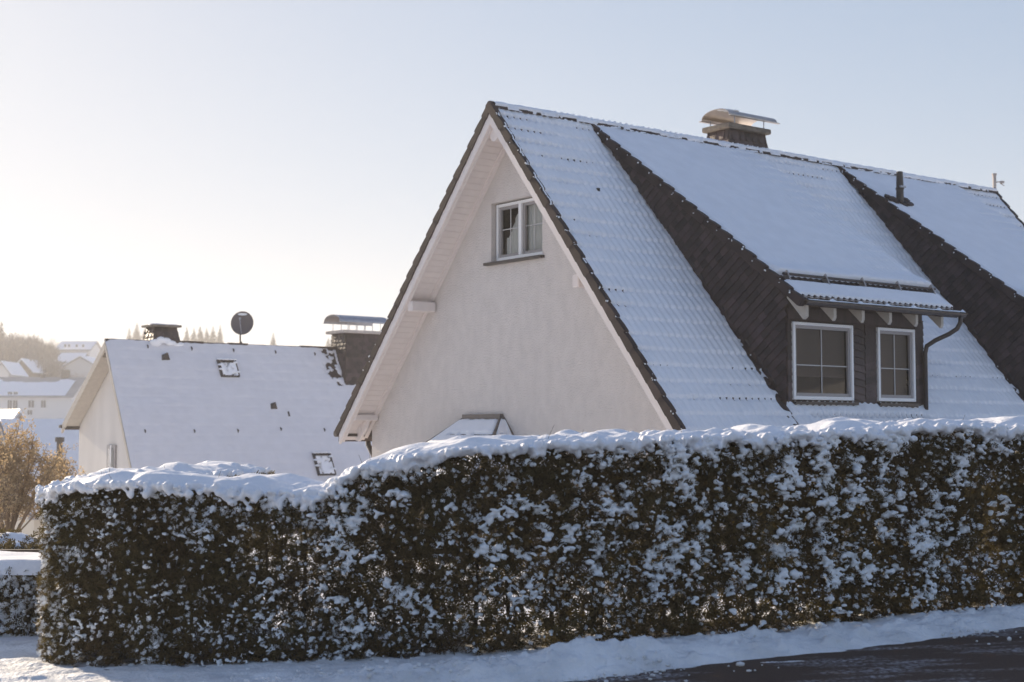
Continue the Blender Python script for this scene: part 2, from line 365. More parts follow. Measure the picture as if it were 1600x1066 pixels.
# underside of the right slope
mb = MB(); mb.prism([hp(.02, -.02, -.2), hp(.02, -5.9, -.2 - tr * 5.9), hp(.02, -5.9, -.30 - tr * 5.9), hp(.02, -.02, -.30)], (.60, 0, 0)).build('roof_deck', PAINT, house)
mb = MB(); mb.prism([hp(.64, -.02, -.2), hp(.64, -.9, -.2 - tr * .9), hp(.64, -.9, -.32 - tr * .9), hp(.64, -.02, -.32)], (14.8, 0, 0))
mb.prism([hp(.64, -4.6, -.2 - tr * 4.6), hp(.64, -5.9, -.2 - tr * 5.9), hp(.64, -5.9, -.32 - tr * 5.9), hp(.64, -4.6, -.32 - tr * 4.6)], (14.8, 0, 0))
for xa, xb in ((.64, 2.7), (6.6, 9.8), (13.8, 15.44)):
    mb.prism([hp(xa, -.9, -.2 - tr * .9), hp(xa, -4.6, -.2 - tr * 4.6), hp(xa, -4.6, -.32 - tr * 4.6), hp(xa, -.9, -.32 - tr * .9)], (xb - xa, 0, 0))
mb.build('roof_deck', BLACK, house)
# --- soffit boards under the left overhang
def sloped(side, y0, y1, za, zb, x0, x1, m):
    t = tr if side < 0 else tl
    m.prism([hp(x0, side * y0, za - t * y0), hp(x0, side * y1, za - t * y1), hp(x0, side * y1, zb - t * y1), hp(x0, side * y0, zb - t * y0)], (x1 - x0, 0, 0))
for side, yE in ((1, 5.25), (-1, 5.8)):
    m = MB(); y = .02
    while y < yE: sloped(side, y, min(y + .085, yE), -.305, -.325, .02, .60, m); y += .092
    m.build('soffit', PAINT, house)
    m = MB(); sloped(side, .12, yE - .1, -.30, -.40, .53, .618, m); m.build('soffit_trim', PAINT, house)
# --- bargeboards
for side, yE in ((1, 5.22), (-1, 5.8)):
    m = MB(); sloped(side, 0, yE, -.17, -.44, -.035, .02, m); b = m.build('bargeboard', PAINT, house)
    m = MB(); sloped(side, 0, yE - .06, -.39, -.47, .022, .06, m); m.build('bargeboard_edge', PAINT, house)
# --- verge tiles
def plates(side, yE, x0, x1, top, bot, t, zoff, name, m=None, y_start=0.0, step=.335, lift=.028, tm=TILE, par=house, skew=lambda y: 0):
    m = m or MB(); cc = 1 / math.sqrt(1 + t * t); L = yE / cc; s = y_start / cc; k = 0
    rnd = random.Random(int(x0 * 100) + side)
    while s < L:
        e = s + step + .02; l = lift * rnd.uniform(.75, 1.25)
        def P(x, a, h): y = a * cc; return hp(x + skew(y), side * (y + h * t * cc), zoff - t * y + h * cc)
        j = rnd.uniform(-.004, .004)
        pts = [P(x0 + j, s, top - .004), P(x0 + j, s + step * .55, top + l * .75), P(x0 + j, e - .03, top + l), P(x0 + j, e, top + l * .7), P(x0 + j, e, bot + l * .55), P(x0 + j, e - .05, bot), P(x0 + j, s, bot + .012)]
        m.prism(pts, (x1 - x0, 0, 0)); s += step; k += 1
    return m
for side, yE, t in ((1, 5.25, tl), (-1, 5.8, tr)):
    m = plates(side, yE, -.062, .045, -.02, -.155, t, .0, 'verge')
    m.build('verge_tiles', VERGE, house, bevel=.004)
    # snow crumbs left on the joints
    L = yE * math.sqrt(1 + t * t); k = np.arange(0, L, CRS); C = []; Sz = []
    for a in k:
        for _ in range(RNG.integers(0, 5)):
            aa = a + RNG.uniform(-.03, .05); hh = RNG.uniform(-.06, .03) if RNG.random() < .4 else .012
            y = aa / math.sqrt(1 + t * t); C.append(hp(RNG.uniform(-.07, -.02), side * (y + hh * .7), -t * y + hh - .03)); Sz.append(RNG.uniform(.005, .018, 3))
    V, F = blobs(np.array(C), np.array(Sz)); put('verge_snow', np_mesh('verge_snow', V, F, True), SNOWF, house)['kind'] = 'stuff'
# far verge
m = plates(-1, 5.8, XL - .02, XL + .07, -.02, -.155, tr, 0, 'v'); m.build('verge_tiles', TILE, house)
# --- ridge
m = MB(); x = -.06
while x < XL:
    n0 = len(m.v); K = 9; x1 = min(x + .42, XL + .05)
    for xx, r in ((x, .118), (x1, .13)):
        for j in range(K):
            a = math.pi * j / (K - 1); yy = r * math.cos(a) * 1.05; m.v.append(hp(xx, yy, -.135 + r * .95 * math.sin(a) - .03))
    for j in range(K - 1): m.f.append((n0 + j, n0 + j + 1, n0 + K + j + 1, n0 + K + j)); m.m.append(0)
    m.f.append(tuple(n0 + j for j in range(K))); m.m.append(0); m.f.append(tuple(n0 + K + j for j in range(K))[::-1]); m.m.append(0)
    x += .39
m.build('ridge_tiles', TILE, house)
xs = np.arange(-.0, XL + .04, .03); K = 22; a = np.linspace(0, math.pi, K); XX, AA = np.meshgrid(xs, a, indexing='ij')
bumpx = .012 * np.abs(np.sin(math.pi * XX / .39)) + .02 * (fbm(XX / .5, AA, 5) - .5)
edge = .06 * (fbm(XX / .16, AA * 0 + 3, 6) - .35)
r = .138 + bumpx + .012 * (vn(XX / .07, AA * 3, 8) - .5)
r = np.where((AA < .55) | (AA > math.pi - .45), r - .04 * (fbm(XX / .2, AA * 0, 12) > .45), r)
r = r - .05 * sstep(.35, 0, AA) * (fbm(XX / .3, AA * 0 + 9, 31) > .60) + .012 * sstep(.5, 0, AA); 
V = np.stack([XX, -r * 1.1 * np.cos(math.pi - AA) * -1, -.16 + r * np.sin(AA) + HB], -1)
put('ridge_snow', np_mesh('ridge_snow', V.reshape(-1, 3), grid_faces(len(xs), K), True), SNOW, house)
# --- purlins
def purl(y, z, h, wd, x0=-.0): 
    m = MB(); m.box(hp(x0, y - wd / 2, z - h / 2), hp(.60, y + wd / 2, z + h / 2)); m.build('purlin', PAINT, house, bevel=.018)
purl(2.70, -3.57, .20, .17, .03); purl(4.78, -5.73, .13, .16, .03); purl(-2.22, -3.47, .24, .17, .1)
m = MB(); m.tube([hp(.06, .0, -.62), hp(.60, .0, -.62)], .125, 16); m.build('purlin', PAINT, house, smooth=False)
m = MB(); m.box(hp(.30, 4.95, -6.05), hp(.42, 5.12, -5.78)); m.prism([hp(.35, 4.7, -5.75), hp(.35, 5.2, -5.95), hp(.35, 5.2, -6.2), hp(.35, 5.08, -6.22), hp(.35, 4.8, -5.95)], (.06, 0, 0)); m.build('rafter_tail', PAINT, house)
# --- walls with the window opening
WX = .62; wy0, wy1, wz0, wz1 = -.70, .83, -2.85, -1.73
def wall_gable():
    m = MB(); yl, yr = 4.98, -5.15
    top = lambda y: -.33 - (tl * y if y > 0 else -tr * y)
    P = lambda y, z: hp(WX, y, z)
    # columns left of, right of, above and below the opening
    m.face([P(yl, -8.4), P(yl, top(yl)), P(wy1, top(wy1)), P(wy1, -8.4)])
    m.face([P(wy0, -8.4), P(wy0, top(wy0)), P(yr, top(yr)), P(yr, -8.4)])
    m.face([P(wy1, -8.4), P(wy1, wz0), P(wy0, wz0), P(wy0, -8.4)])
    m.face([P(wy1, wz1), P(wy1, top(wy1)), P(0, top(0)), P(wy0, top(wy0)), P(wy0, wz1)])
    for a, b in (((wy1, wz0), (wy1, wz1)), ((wy1, wz1), (wy0, wz1)), ((wy0, wz1), (wy0, wz0)), ((wy0, wz0), (wy1, wz0))):
        m.face([hp(WX, *a), hp(WX, *b), hp(WX + .16, *b), hp(WX + .16, *a)])
    m.face([hp(WX, yl, -8.4), hp(WX, yl, top(yl)), hp(15, yl, top(yl)), hp(15, yl, -8.4)])
    m.face([hp(WX, yr, -8.4), hp(WX, yr, top(yr)), hp(15, yr, top(yr)), hp(15, yr, -8.4)])
    m.face([hp(15, yl, -8.4), hp(15, yl, top(yl)), hp(15, 0, top(0)), hp(15, yr, top(yr)), hp(15, yr, -8.4)])
    return m.build('wall', PLASTER, house)
wall_gable()
def framed(parent_name, O, ax, nrm, W, H, depth_sash, cells, mull=None, back=BLIND, horizontal=.5, fw=.05, rail=False, tri=False):
    """a window: O lower corner, ax unit along width, nrm outward normal (local coordinates)"""
    O = Vector(O); ax = Vector(ax); nrm = Vector(nrm); Z = Vector((0, 0, 1))
    root = bpy.data.objects.new('window', None)
    M = Matrix(((ax.x, nrm.x, 0, O.x), (ax.y, nrm.y, 0, O.y), (0, 0, 1, O.z), (0, 0, 0, 1)))
    def B(m, x0, x1, z0, z1, d0, d1): m.box((x0, d0, z0), (x1, d1, z1), M)
    fr = MB(); B(fr, 0, fw, 0, H, -.05, .02); B(fr, W - fw, W, 0, H, -.05, .02); B(fr, fw, W - fw, 0, fw * 1.25, -.05, .018); B(fr, fw, W - fw, H - fw, H, -.05, .018)
    if mull: B(fr, mull - fw * .85, mull + fw * .85, fw * 1.25, H - fw, -.05, .024)
    f_ = fr.build('window', PVC, house, bevel=.005)
    spans = [(fw, mull - fw * .85), (mull + fw * .85, W - fw)] if mull else [(fw, W - fw)]
    sa = MB(); mu = MB(); sw = .055
    for a, b in spans:
        z0, z1 = fw * 1.25, H - fw
        B(sa, a, a + sw, z0, z1, -.07, -.018); B(sa, b - sw, b, z0, z1, -.07, -.018); B(sa, a + sw, b - sw, z0, z0 + sw, -.07, -.02); B(sa, a + sw, b - sw, z1 - sw, z1, -.07, -.02)
        c0 = (a + b) / 2; zc = z0 + (z1 - z0) * horizontal
        B(mu, c0 - .008, c0 + .008, z0 + sw, z1 - sw, -.052, -.040); B(mu, a + sw, c0 - .008, zc - .008, zc + .008, -.053, -.041); B(mu, c0 + .008, b - sw, zc - .008, zc + .008, -.053, -.041); mu.build('glazing_bar', BARM, f_); mu = MB()
    sa.build('sash', SASH, f_)
    pn = MB()
    for a, b in spans: pn.face([M @ Vector((a + .03, -.058, fw)), M @ Vector((b - .03, -.058, fw)), M @ Vector((b - .03, -.058, H - fw)), M @ Vector((a + .03, -.058, H - fw))])
    pn.build('pane', GLASS, f_, flip=False)
    bk = MB(); B(bk, -.1, W + .75, -.1, H + .1, -.65, -.60); bk.build('room', BLACK, f_)
    return f_, B
def dormer(x0, label):
    """shed dormer, its front left corner at local x0"""
    dx = x0 - 2.8
    td = .738; zd = -.045
    xc = lambda y: 2.35 + dx + .1 * abs(y)          # the cheek leans outwards towards its foot
    cd = 1 / math.sqrt(1 + td * td)
    root = MB()
    # front wall of slate-faced boards
    XR = 6.48 + dx; XLn = 2.80 + dx
    P = lambda x, z, y=-4.5: hp(x, y, z)
    w_ = [(2.92 + dx, 4.47 + dx, -5.48, -4.17), (5.15 + dx, 6.20 + dx, -5.48, -4.17)]
    m = MB()
    for a, b in ((XLn, w_[0][0]), (w_[0][1], w_[1][0]), (w_[1][1], XR)): m.face([P(a, -5.75), P(b, -5.75), P(b, -3.5), P(a, -3.5)])
    for a, b, c, d in w_: m.face([P(a, -5.75), P(b, -5.75), P(b, c), P(a, c)]); m.face([P(a, d), P(b, d), P(b, -3.5), P(a, -3.5)])
    # cheeks behind the slates
    m.face([P(xc(4.5), -5.6), P(xc(4.5), -3.5), P(xc(.6), -.60, -.6), P(xc(.6), -.78, -.6)])
    m.face([P(XR, -5.6), P(XR, -3.5), P(XR, -1.0, -1.0), P(XR, -1.2, -1.0)])
    dm = m.build('dormer', BOARD, house); dm['label'] = label
    # slates on the left cheek: tilted rows, each slate a thin plate
    sl = MB(); rnd = random.Random(int(x0 * 10)); ang = R(-50); ca, sa = math.cos(ang), math.sin(ang)
    def inside(y, z): # y positive towards the street
        return z < -.24 - td * y and z > -.13 - tr * y and y < 4.47 and y > .25
    a_ = -7
    pitch_r, pitch_c = .15, .13
    for i in range(-20, 60):
        for j in range(-45, 45):
            p = j * pitch_c; q = i * pitch_r
            y = p * ca + q * sa * -1 + 1.0; z = p * sa + q * ca - 3.4 - 1.0
            if not inside(y, z): continue
            w2, h2 = pitch_c * .485, pitch_r * .98
            lo = .044 + rnd.uniform(-.006, .012); hi = .004
            w2, h2, md = pitch_c * .56, pitch_r * .56, lo * .5 + .004; loc = [(-w2, h2, hi), (w2, h2, md), (w2, -h2 * .8, lo), (w2 * .8, -h2, lo), (-w2, -h2, md)]
            pts = []
            for lx, lz, d in loc:
                yy = y + lx * ca - lz * sa; zz = z + lx * sa + lz * ca; pts.append(hp(xc(yy) - d, -yy, zz))
            sl.prism(pts, (-.007, 0, 0))
    sl.build('cheek_slates', SLATE, dm)
    # corner slates (upright, on the front edge of the cheek) and front slates round the windows
    sf = MB()
    def col_slates(xa, xb, za, zb, hh=.125, yy=-4.5, tilt=0, curve=0):
        z = za; k = 0
        while z < zb - .02:
            z1 = min(z + hh, zb); j = rnd.uniform(-.004, .004)
            sf.prism([hp(xa, yy - .022 + j, z), hp(xb, yy - .022 + j, z + tilt), hp(xb, yy - .004, z1 + tilt), hp(xa, yy - .004, z1)], (0, -.008, 0)); z = z1; k += 1
        sf.build('corner_slates', SLATE, dm); sf.__init__()
    col_slates(XLn, XLn + .10, -5.7, -4.0); col_slates(4.50 + dx, 4.80 + dx, -5.7, -4.1, tilt=-.05); col_slates(4.82 + dx, 5.12 + dx, -5.7, -4.1, tilt=.05)
    col_slates(6.23 + dx, XR, -5.7, -4.05, tilt=.06)
    z = -5.6
    while z < -3.75:
        j = rnd.uniform(0, .006); sf.prism([hp(XLn - .024 - j, -4.50, z), hp(xc(4.26) - .024 - j, -4.26, z + .02), hp(xc(4.26) - .006, -4.26, z + .15), hp(XLn - .006, -4.5, z + .13)], (-.008, 0, 0)); z += .127
    sf.build('corner_slates', SLATE, dm)
    m = MB(); m.box(hp(XLn + .01, -4.535, -4.13), hp(XR - .3, -4.503, -3.93)); m.build('header_board', BOARD, dm)
    # windows
    for k, (a, b, c, d) in enumerate(w_):
        fwin, B = framed('w', hp(a, -4.53, c), (1, 0, 0), (0, -1, 0), b - a, d - c, .05, 2, None, horizontal=.44)
        fwin.parent = house
        fwin['label'] = 'wider white window of the slate dormer' if k == 0 else 'narrower white window of the slate dormer'
        m = MB(); n = 44; H = d - c; z_lo = .0 if k else .42
        for q in range(n):
            za = z_lo + (H - z_lo) * q / n; B(m, .02, b - a - .02, za, za + (H - z_lo) / n * .62, -.16 - .012, -.16)
        B(m, .01, b - a - .01, z_lo, H - .01, -.20, -.185)
        if k == 0: B(m, .05, b - a - .05, .40, .425, -.17, -.145)
        m.build('blind', BLIND, fwin)
        m = MB(); m.box(hp(a - .02, -4.60, c - .075), hp(b + .06, -4.50, c - .03)); m.box(hp(a - .0, -4.56, c - .15), hp(b + .05, -4.50, c - .078)); m.build('sill', DARK, fwin)
    # roof slab and tiles
    m = MB(); Pz = lambda x, y, o: hp(x, -y, zd - td * y + o)
    m.prism([Pz(2.56 + dx, .02, -.10), Pz(2.56 + dx, 5.03, -.10), Pz(2.56 + dx, 5.03, -.20), Pz(2.56 + dx, .02, -.20)], (4.24, 0, 0)); rf = m.build('dormer_roof', TILE, dm)
    L = 5.02 / cd; u2 = np.arange(2.56 + dx, 6.80 + dx, .028); s2 = np.arange(.02, L, .0215); UU, SS = np.meshgrid(u2, s2, indexing='ij')
    f2 = (SS / CRS) % 1; c2 = .5 + .5 * np.cos(2 * math.pi * UU / .15)
    h_t = -.075 + .03 * f2 + .02 * c2 ** 1.5; sdn = td * cd
    def sf2(h): return np.stack([UU - .22 * np.clip(1 - SS * cd / 3.6, 0, 1) * np.clip((5.5 + dx - UU) / 2.9, 0, 1), -SS * cd - h * sdn, zd - SS * sdn + h * cd + HB], -1).reshape(-1, 3)
    put('roof_tiles', np_mesh('roof_tiles', sf2(h_t), grid_faces(len(u2), len(s2)), True), TILE, dm)
    g0 = 4.52 / cd; wob = .02 * (fbm(UU / .4, UU * 0, 3) - .5)
    upper = sstep(g0 + .005, g0 - .045, SS + wob); lower = sstep(g0 + .13, g0 + .18, SS + wob) * sstep(L + .0, L - .05, SS + wob + .03 * c2)
    th = .125 + .03 * (fbm(UU / 1.2, SS / .8, 14) - .5) + .010 * (fbm(UU / .1, SS / .14, 97, 2) - .5)
    th = th * .8 + .07 * np.exp(-((SS - g0 + .10) / .22) ** 2)
    right = sstep(5.5, 6.3, UU - dx + .25 * SS / L); th_edge = np.sqrt(np.clip(sstep(2.53 + dx, 2.66 + dx, UU) * (.55 + .45 * sstep(6.82 + dx, 6.70 + dx, UU)), 0, 1))
    h_s = -.11 + (th * (upper + lower * .88) + .012 + .018 * f2 * right * upper + (.004 + .014 * right) * c2 * upper) * th_edge
    h_s = np.where(SS < .6, h_s - .05 * (.6 - SS), h_s)
    put('roof_snow', np_mesh('roof_snow', sf2(h_s), grid_faces(len(u2), len(s2)), True), SNOW, dm)
    # edge tiles, snow guard and brackets
    plates(-1, 5.06, 2.47 + dx, 2.57 + dx, -.03, -.165, td, zd, 'v', y_start=.02, lift=.03, skew=lambda y: -.22 * max(0, 1 - y / 3.6)).build('verge_tiles', VERGE, dm, bevel=.004)
    k = np.arange(.4, L, .335); C = [hp(2.46 + dx - .22 * max(0, 1 - a * cd / 3.6), -((a + RNG.uniform(-.05, .05)) * cd), zd - a * sdn - RNG.uniform(.0, .10)) for a in k for _ in range(2) if RNG.random() < .6]
    V, F = blobs(np.array(C), RNG.uniform(.005, .022, (len(C), 3))); put('verge_snow', np_mesh('verge_snow', V, F, True), SNOWF, dm)['kind'] = 'stuff'
    m = MB(); gz_ = lambda y: zd - td * y
    m.tube([hp(2.62 + dx, -4.60, gz_(4.60) + .055), hp(6.74 + dx, -4.60, gz_(4.60) + .035)], .024, 8)
    m.build('snow_guard', DARK, dm)
    for i in range(5):
        xx = 2.70 + dx + i * .98; m = MB(); m.prism([hp(xx, -4.52, gz_(4.52) - .05), hp(xx, -4.72, gz_(4.72) - .05), hp(xx, -4.66, gz_(4.66) + .04), hp(xx, -4.60, gz_(4.6) + .12), hp(xx, -4.56, gz_(4.56) + .06)], (.03, 0, 0)); m.build('guard_bracket', STEEL, dm)
    # gutter, downpipe, rafter tails
    m = MB(); xs_ = (2.56 + dx, 6.90 + dx); K = 11; yc, zc, rr = -5.11, -3.885, .065
    for r_, o in ((rr, 0), (rr - .012, 1)):
        for xx in xs_:
            for j in range(K): a = math.pi + math.pi * j / (K - 1); m.v.append(hp(xx, yc + r_ * math.cos(a), zc + r_ * math.sin(a)))
    for b0 in (0, 2 * K):
        for j in range(K - 1): m.f.append((b0 + j, b0 + j + 1, b0 + K + j + 1, b0 + K + j)); m.m.append(0)
    for b0 in (0, K): m.f.append(tuple(b0 + j for j in range(K))); m.m.append(0)
    m.build('gutter', DARK, dm)
    u3 = np.arange(2.60 + dx, 6.88 + dx, .03); a3 = np.linspace(0, 1, 9); U3, A3 = np.meshgrid(u3, a3, indexing='ij')
    g = .012 + .022 * fbm(U3 / .35, U3 * 0, 77) + .035 * np.exp(-((((U3 - dx) * 1.38) % 1 - .5) / .07) ** 2) * sstep(.9, .3, A3)
    Z3 = zc + .012 + g * 1.3 * np.sin(math.pi * np.clip(A3, .04, .96)) ** .6
    put('gutter_snow', np_mesh('gutter_snow', np.stack([U3, yc + .06 - A3 * .125, Z3 + HB], -1).reshape(-1, 3), grid_faces(len(u3), 9), True), SNOWF, dm)
    m = MB(); m.tube([hp(*p) for p in ((6.76 + dx, -5.13, -3.92), (6.76 + dx, -5.12, -4.05), (6.74 + dx, -5.06, -4.16), (6.68 + dx, -4.93, -4.25), (6.56 + dx, -4.72, -4.36), (6.47 + dx, -4.60, -4.46), (6.45 + dx, -4.575, -4.60), (6.45 + dx, -4.575, -5.62))], .042, 10); m.build('downpipe', DARK, dm, smooth=True)
    for i in range(6):
        xx = 2.64 + dx + i * .735; m = MB(); zt = lambda y: zd - td * y - .20
        m.prism([hp(xx, -4.35, zt(4.35)), hp(xx, -5.03, zt(5.03)), hp(xx, -5.03, zt(5.03) - .15), hp(xx, -5.0, zt(5.0) - .23), hp(xx, -4.35, zt(4.35) - .10)] if i else [hp(xx, -4.66, zt(4.66) + .05), hp(xx, -5.06, zt(5.06) + .05), hp(xx, -5.06, zt(5.06) - .15), hp(xx, -5.0, zt(5.0) - .24), hp(xx, -4.66, zt(4.66) - .12)], (.07, 0, 0)); m.build('rafter_tail', PAINT2, dm)
    # flashing along the foot of the cheek
    m = MB(); s = .5
    while s < 6.9:
        y = s * cr_; z = -tr * y; e = s + .16; y2 = e * cr_; z2 = -tr * y2; j = rnd.uniform(0, .025)
        m.prism([hp(xc(y) - .03 - j, -y, z + .02), hp(xc(y2) - .03 - j, -y2, z2 + .03), hp(xc(y2) - .008, -y2, z2 + .11), hp(xc(y) - .008, -y, z + .10)], (-.006, 0, 0)); s += .15
    m.build('flashing', DARK, dm)
    return dm
dormer(2.80, 'slate clad dormer with two white windows and a snow covered roof')
dormer(9.98, 'slate clad dormer at the right end of the roof')
# --- gable window
gw, B = framed('w', hp(WX + .11, wy1 - .035, wz0 + .02), (0, -1, 0), (-1, 0, 0), 1.45, 1.075, .05, 2, mull=.725, horizontal=.55, fw=.052)
gw['label'] = 'white two-sash window high in the gable wall'
m = MB(); H = 1.075
def curtain(x0, x1, cut):
    n = 22; zt = H - .02
    for q in range(n):
        a = x0 + (x1 - x0) * q / n; b = x0 + (x1 - x0) * (q + 1) / n; d = -.13 - .012 * math.sin(q * 1.9); d2 = -.13 - .012 * math.sin((q + 1) * 1.9)
        za = zt if not cut else min(zt, .45 + max(0, (a - x0 - .16)) * 1.75) ; zb = zt if not cut else min(zt, .45 + max(0, (b - x0 - .16)) * 1.75)
        if cut and b < x0 + .10: continue
        Mx = lambda x, d_, z: hp(WX + .11 - d_, wy1 - .035 - x, wz0 + .02 + z)
        m.face([Mx(a, d, .03), Mx(b, d2, .03), Mx(b, d2, zb), Mx(a, d, za)])
curtain(.06, .70, True); curtain(.75, 1.42, False)
m.build('curtain', CURT, gw)
m = MB(); m.box(hp(WX - .10, wy0 - .06, wz0 - .055), hp(WX + .12, wy1 + .13, wz0 - .005)); m.build('sill', DARK, gw, bevel=.006)
# --- left gutter and downpipe
m = MB(); m.tube([hp(-.04, 5.37, -6.06), hp(XL, 5.37, -6.06)], .07, 10); m.box(hp(.02, 5.12, -6.12), hp(XL, 5.30, -6.06)); m.build('gutter', DARK, house)
m = MB(); m.tube([hp(.75, 5.36, -6.1), hp(.75, 5.33, -6.3), hp(.75, 5.10, -6.55), hp(.75, 5.06, -6.7), hp(.75, 5.06, -8.3)], .055, 10); m.build('downpipe', DARK, house, smooth=True)
# --- chimney
def slated_box(name, x0, x1, y0, y1, z0, z1, par, hpx, flare=.06, sw=.2, sh=.2, m2=SLATE, seed=1):
    m = MB(); rnd = random.Random(seed)
    bx = lambda z: flare * (z1 - z) / (z1 - z0)
    core = MB(); f0 = flare * .9
    core.v = [hpx(x0 - f0, y0 - f0, z0), hpx(x1 + f0, y0 - f0, z0), hpx(x1 + f0, y1 + f0, z0), hpx(x0 - f0, y1 + f0, z0), hpx(x0, y0, z1), hpx(x1, y0, z1), hpx(x1, y1, z1), hpx(x0, y1, z1)]
    core.f = [(0, 3, 2, 1), (4, 5, 6, 7), (0, 1, 5, 4), (1, 2, 6, 5), (2, 3, 7, 6), (3, 0, 4, 7)]; core.m = [0] * 6
    c_ = core.build(name, m2, par)
    rows = int((z1 - z0) / (sh * .85)) + 1
    for i in range(rows):
        za = z0 + i * sh * .85; zb = min(z1 - .004, za + sh)
        if za > z1 - .04: continue
        for face in range(4):
            L0, L1 = (x0, x1) if face % 2 == 0 else (y0, y1); e = bx(za)
            p = L0 - e - (i % 2) * sw * .5
            while p < L1 + e:
                wv = sw * rnd.uniform(.8, 1.25); a = max(p + .004, L0 - e - .01); b = min(p + wv - .004, L1 + e + .01); p += wv
                if b - a < .04: continue
                o1 = bx(za) + .022 + rnd.uniform(0, .006); o2 = bx(zb) + .008; d = b - a
                pl = [(a, zb, o2), (b, zb, o2), (b, za + sh * .25, o1), (b - d * .3, za, o1), (a + d * .15, za, o1), (a, za + sh * .2, o1)]
                if face == 0: pts = [hpx(u_, y0 - o_, z_) for u_, z_, o_ in pl]; ex = (0, -.008, 0)
                elif face == 2: pts = [hpx(u_, y1 + o_, z_) for u_, z_, o_ in pl]; ex = (0, .008, 0)
                elif face == 3: pts = [hpx(x0 - o_, u_, z_) for u_, z_, o_ in pl]; ex = (-.008, 0, 0)
                else: pts = [hpx(x1 + o_, u_, z_) for u_, z_, o_ in pl]; ex = (.008, 0, 0)
                m.prism(pts, ex)
    m.build('slates', m2, c_)
    return c_
def cowl(x0, x1, ya, yb, ze, zt, ztop_cap, par, hpx, posts, mt, span=1.0):
    m = MB(); K = 17; yc = (ya + yb) / 2; hw = (yb - ya) / 2; n0 = 0
    for o in (0, .012):
        for xx in (x0, x1):
            for j in range(K):
                q = math.pi * j / (K - 1); yy = yc + (hw - o) * math.cos(q) * 1.0; zz = ze + (zt - ze - o) * math.sin(q) ** .85
                m.v.append(hpx(xx, yy, zz))
    for b0 in (0, 2 * K):
        for j in range(K - 1): m.f.append((b0 + j, b0 + j + 1, b0 + K + j + 1, b0 + K + j)); m.m.append(0)
    for xx in (0, K):
        for j in range(K - 1): m.f.append((xx + j, xx + j + 1, 2 * K + xx + j + 1, 2 * K + xx + j)); m.m.append(0)
    m.box(hpx(x0 - .01, ya - .07, ze - .012), hpx(x1 + .01, ya + .0, ze + .004)); m.box(hpx(x0 - .01, yb, ze - .012), hpx(x1 + .01, yb + .07, ze + .004))
    c_ = m.build('cowl', mt, par, smooth=False)
    m = MB()
    for (xx, yy) in posts:
        h_ = ze + .02 if abs(yy - yc) > hw * .8 else zt - .1
        m = MB(); m.tube([hpx(xx, yy, ztop_cap - .01), hpx(xx, yy, h_)], .012, 6); m.build('cowl_post', STEELD, c_)
    return c_
ch = slated_box('chimney', 6.36, 7.42, .18, .74, -.5, .33, house, hp, flare=.12, sw=.2, sh=.24, seed=4)
ch['label'] = 'slate clad chimney on the ridge with a curved steel cowl'
m = MB(); m.box(hp(6.24, .05, .33), hp(7.54, .86, .44)); m.build('cap_slab', CONC, ch, bevel=.02)
cowl(6.22, 7.70, .03, .84, .58, .765, .44, ch, hp, [(6.45, .10), (6.45, .80), (7.35, .10), (7.35, .80)], STEEL)
C = [hp(6.36 + .11 * k, .38 - .07 * k, .765 - .012 * k) for k in range(3)]; V, F = blobs(np.array(C), np.array([(.13, .11, .022)] * 3)); put('cowl_snow', np_mesh('cowl_snow', V, F, True), SNOWF, ch)
# --- vent pipe and mast at the end of the ridge
m = MB(); m.tube([hp(10.01, -1.38, q) for q in (-1.25, -.80, -.79, -.76, -.75, -.41, -.40)], [.082, .080, .092, .092, .080, .068, .05], 16)
vp = m.build('vent_pipe', DARK, house, smooth=False)
m = MB(); rnd = random.Random(3)
for k in range(26):
    a = k / 25 * 1.5 - .75; yq = 1.44 + rnd.uniform(-.10, .10) - .1 * abs(a); m.box((-.06, -.05, -.02), (.06, .05, .02), Matrix.Translation(Vector(hp(10.01 + a * .45, -yq, -.045 - .738 * yq + .03 + rnd.uniform(-.02, .01)))) @ Matrix.Rotation(R(36), 4, 'X') @ Matrix.Rotation(rnd.uniform(-.4, .4), 4, 'Z'))
m.build('vent_flashing', TILE, vp)
m = MB(); m.box((-.09, -.02, -.02), (.09, .02, .02), Matrix.Translation(Vector(hp(10.01, -1.46, -.74)))); m.build('pipe_ring', STEELD, vp)
m = MB(); m.tube([hp(15.58, 0, -.35), hp(15.58, 0, .32)], .045, 8); m.tube([hp(15.58, 0, .32), hp(15.58, 0, .36)], .06, 8); m.tube([hp(15.58, 0, .14), hp(15.66, -.12, .15)], .014, 6); m.box(hp(15.62, -.20, .10), hp(15.70, -.12, .16)); m.tube([hp(15.66, -.12, .1), hp(15.67, -.22, .03)], .010, 6)
m.build('ridge_mast', CONC2, house)
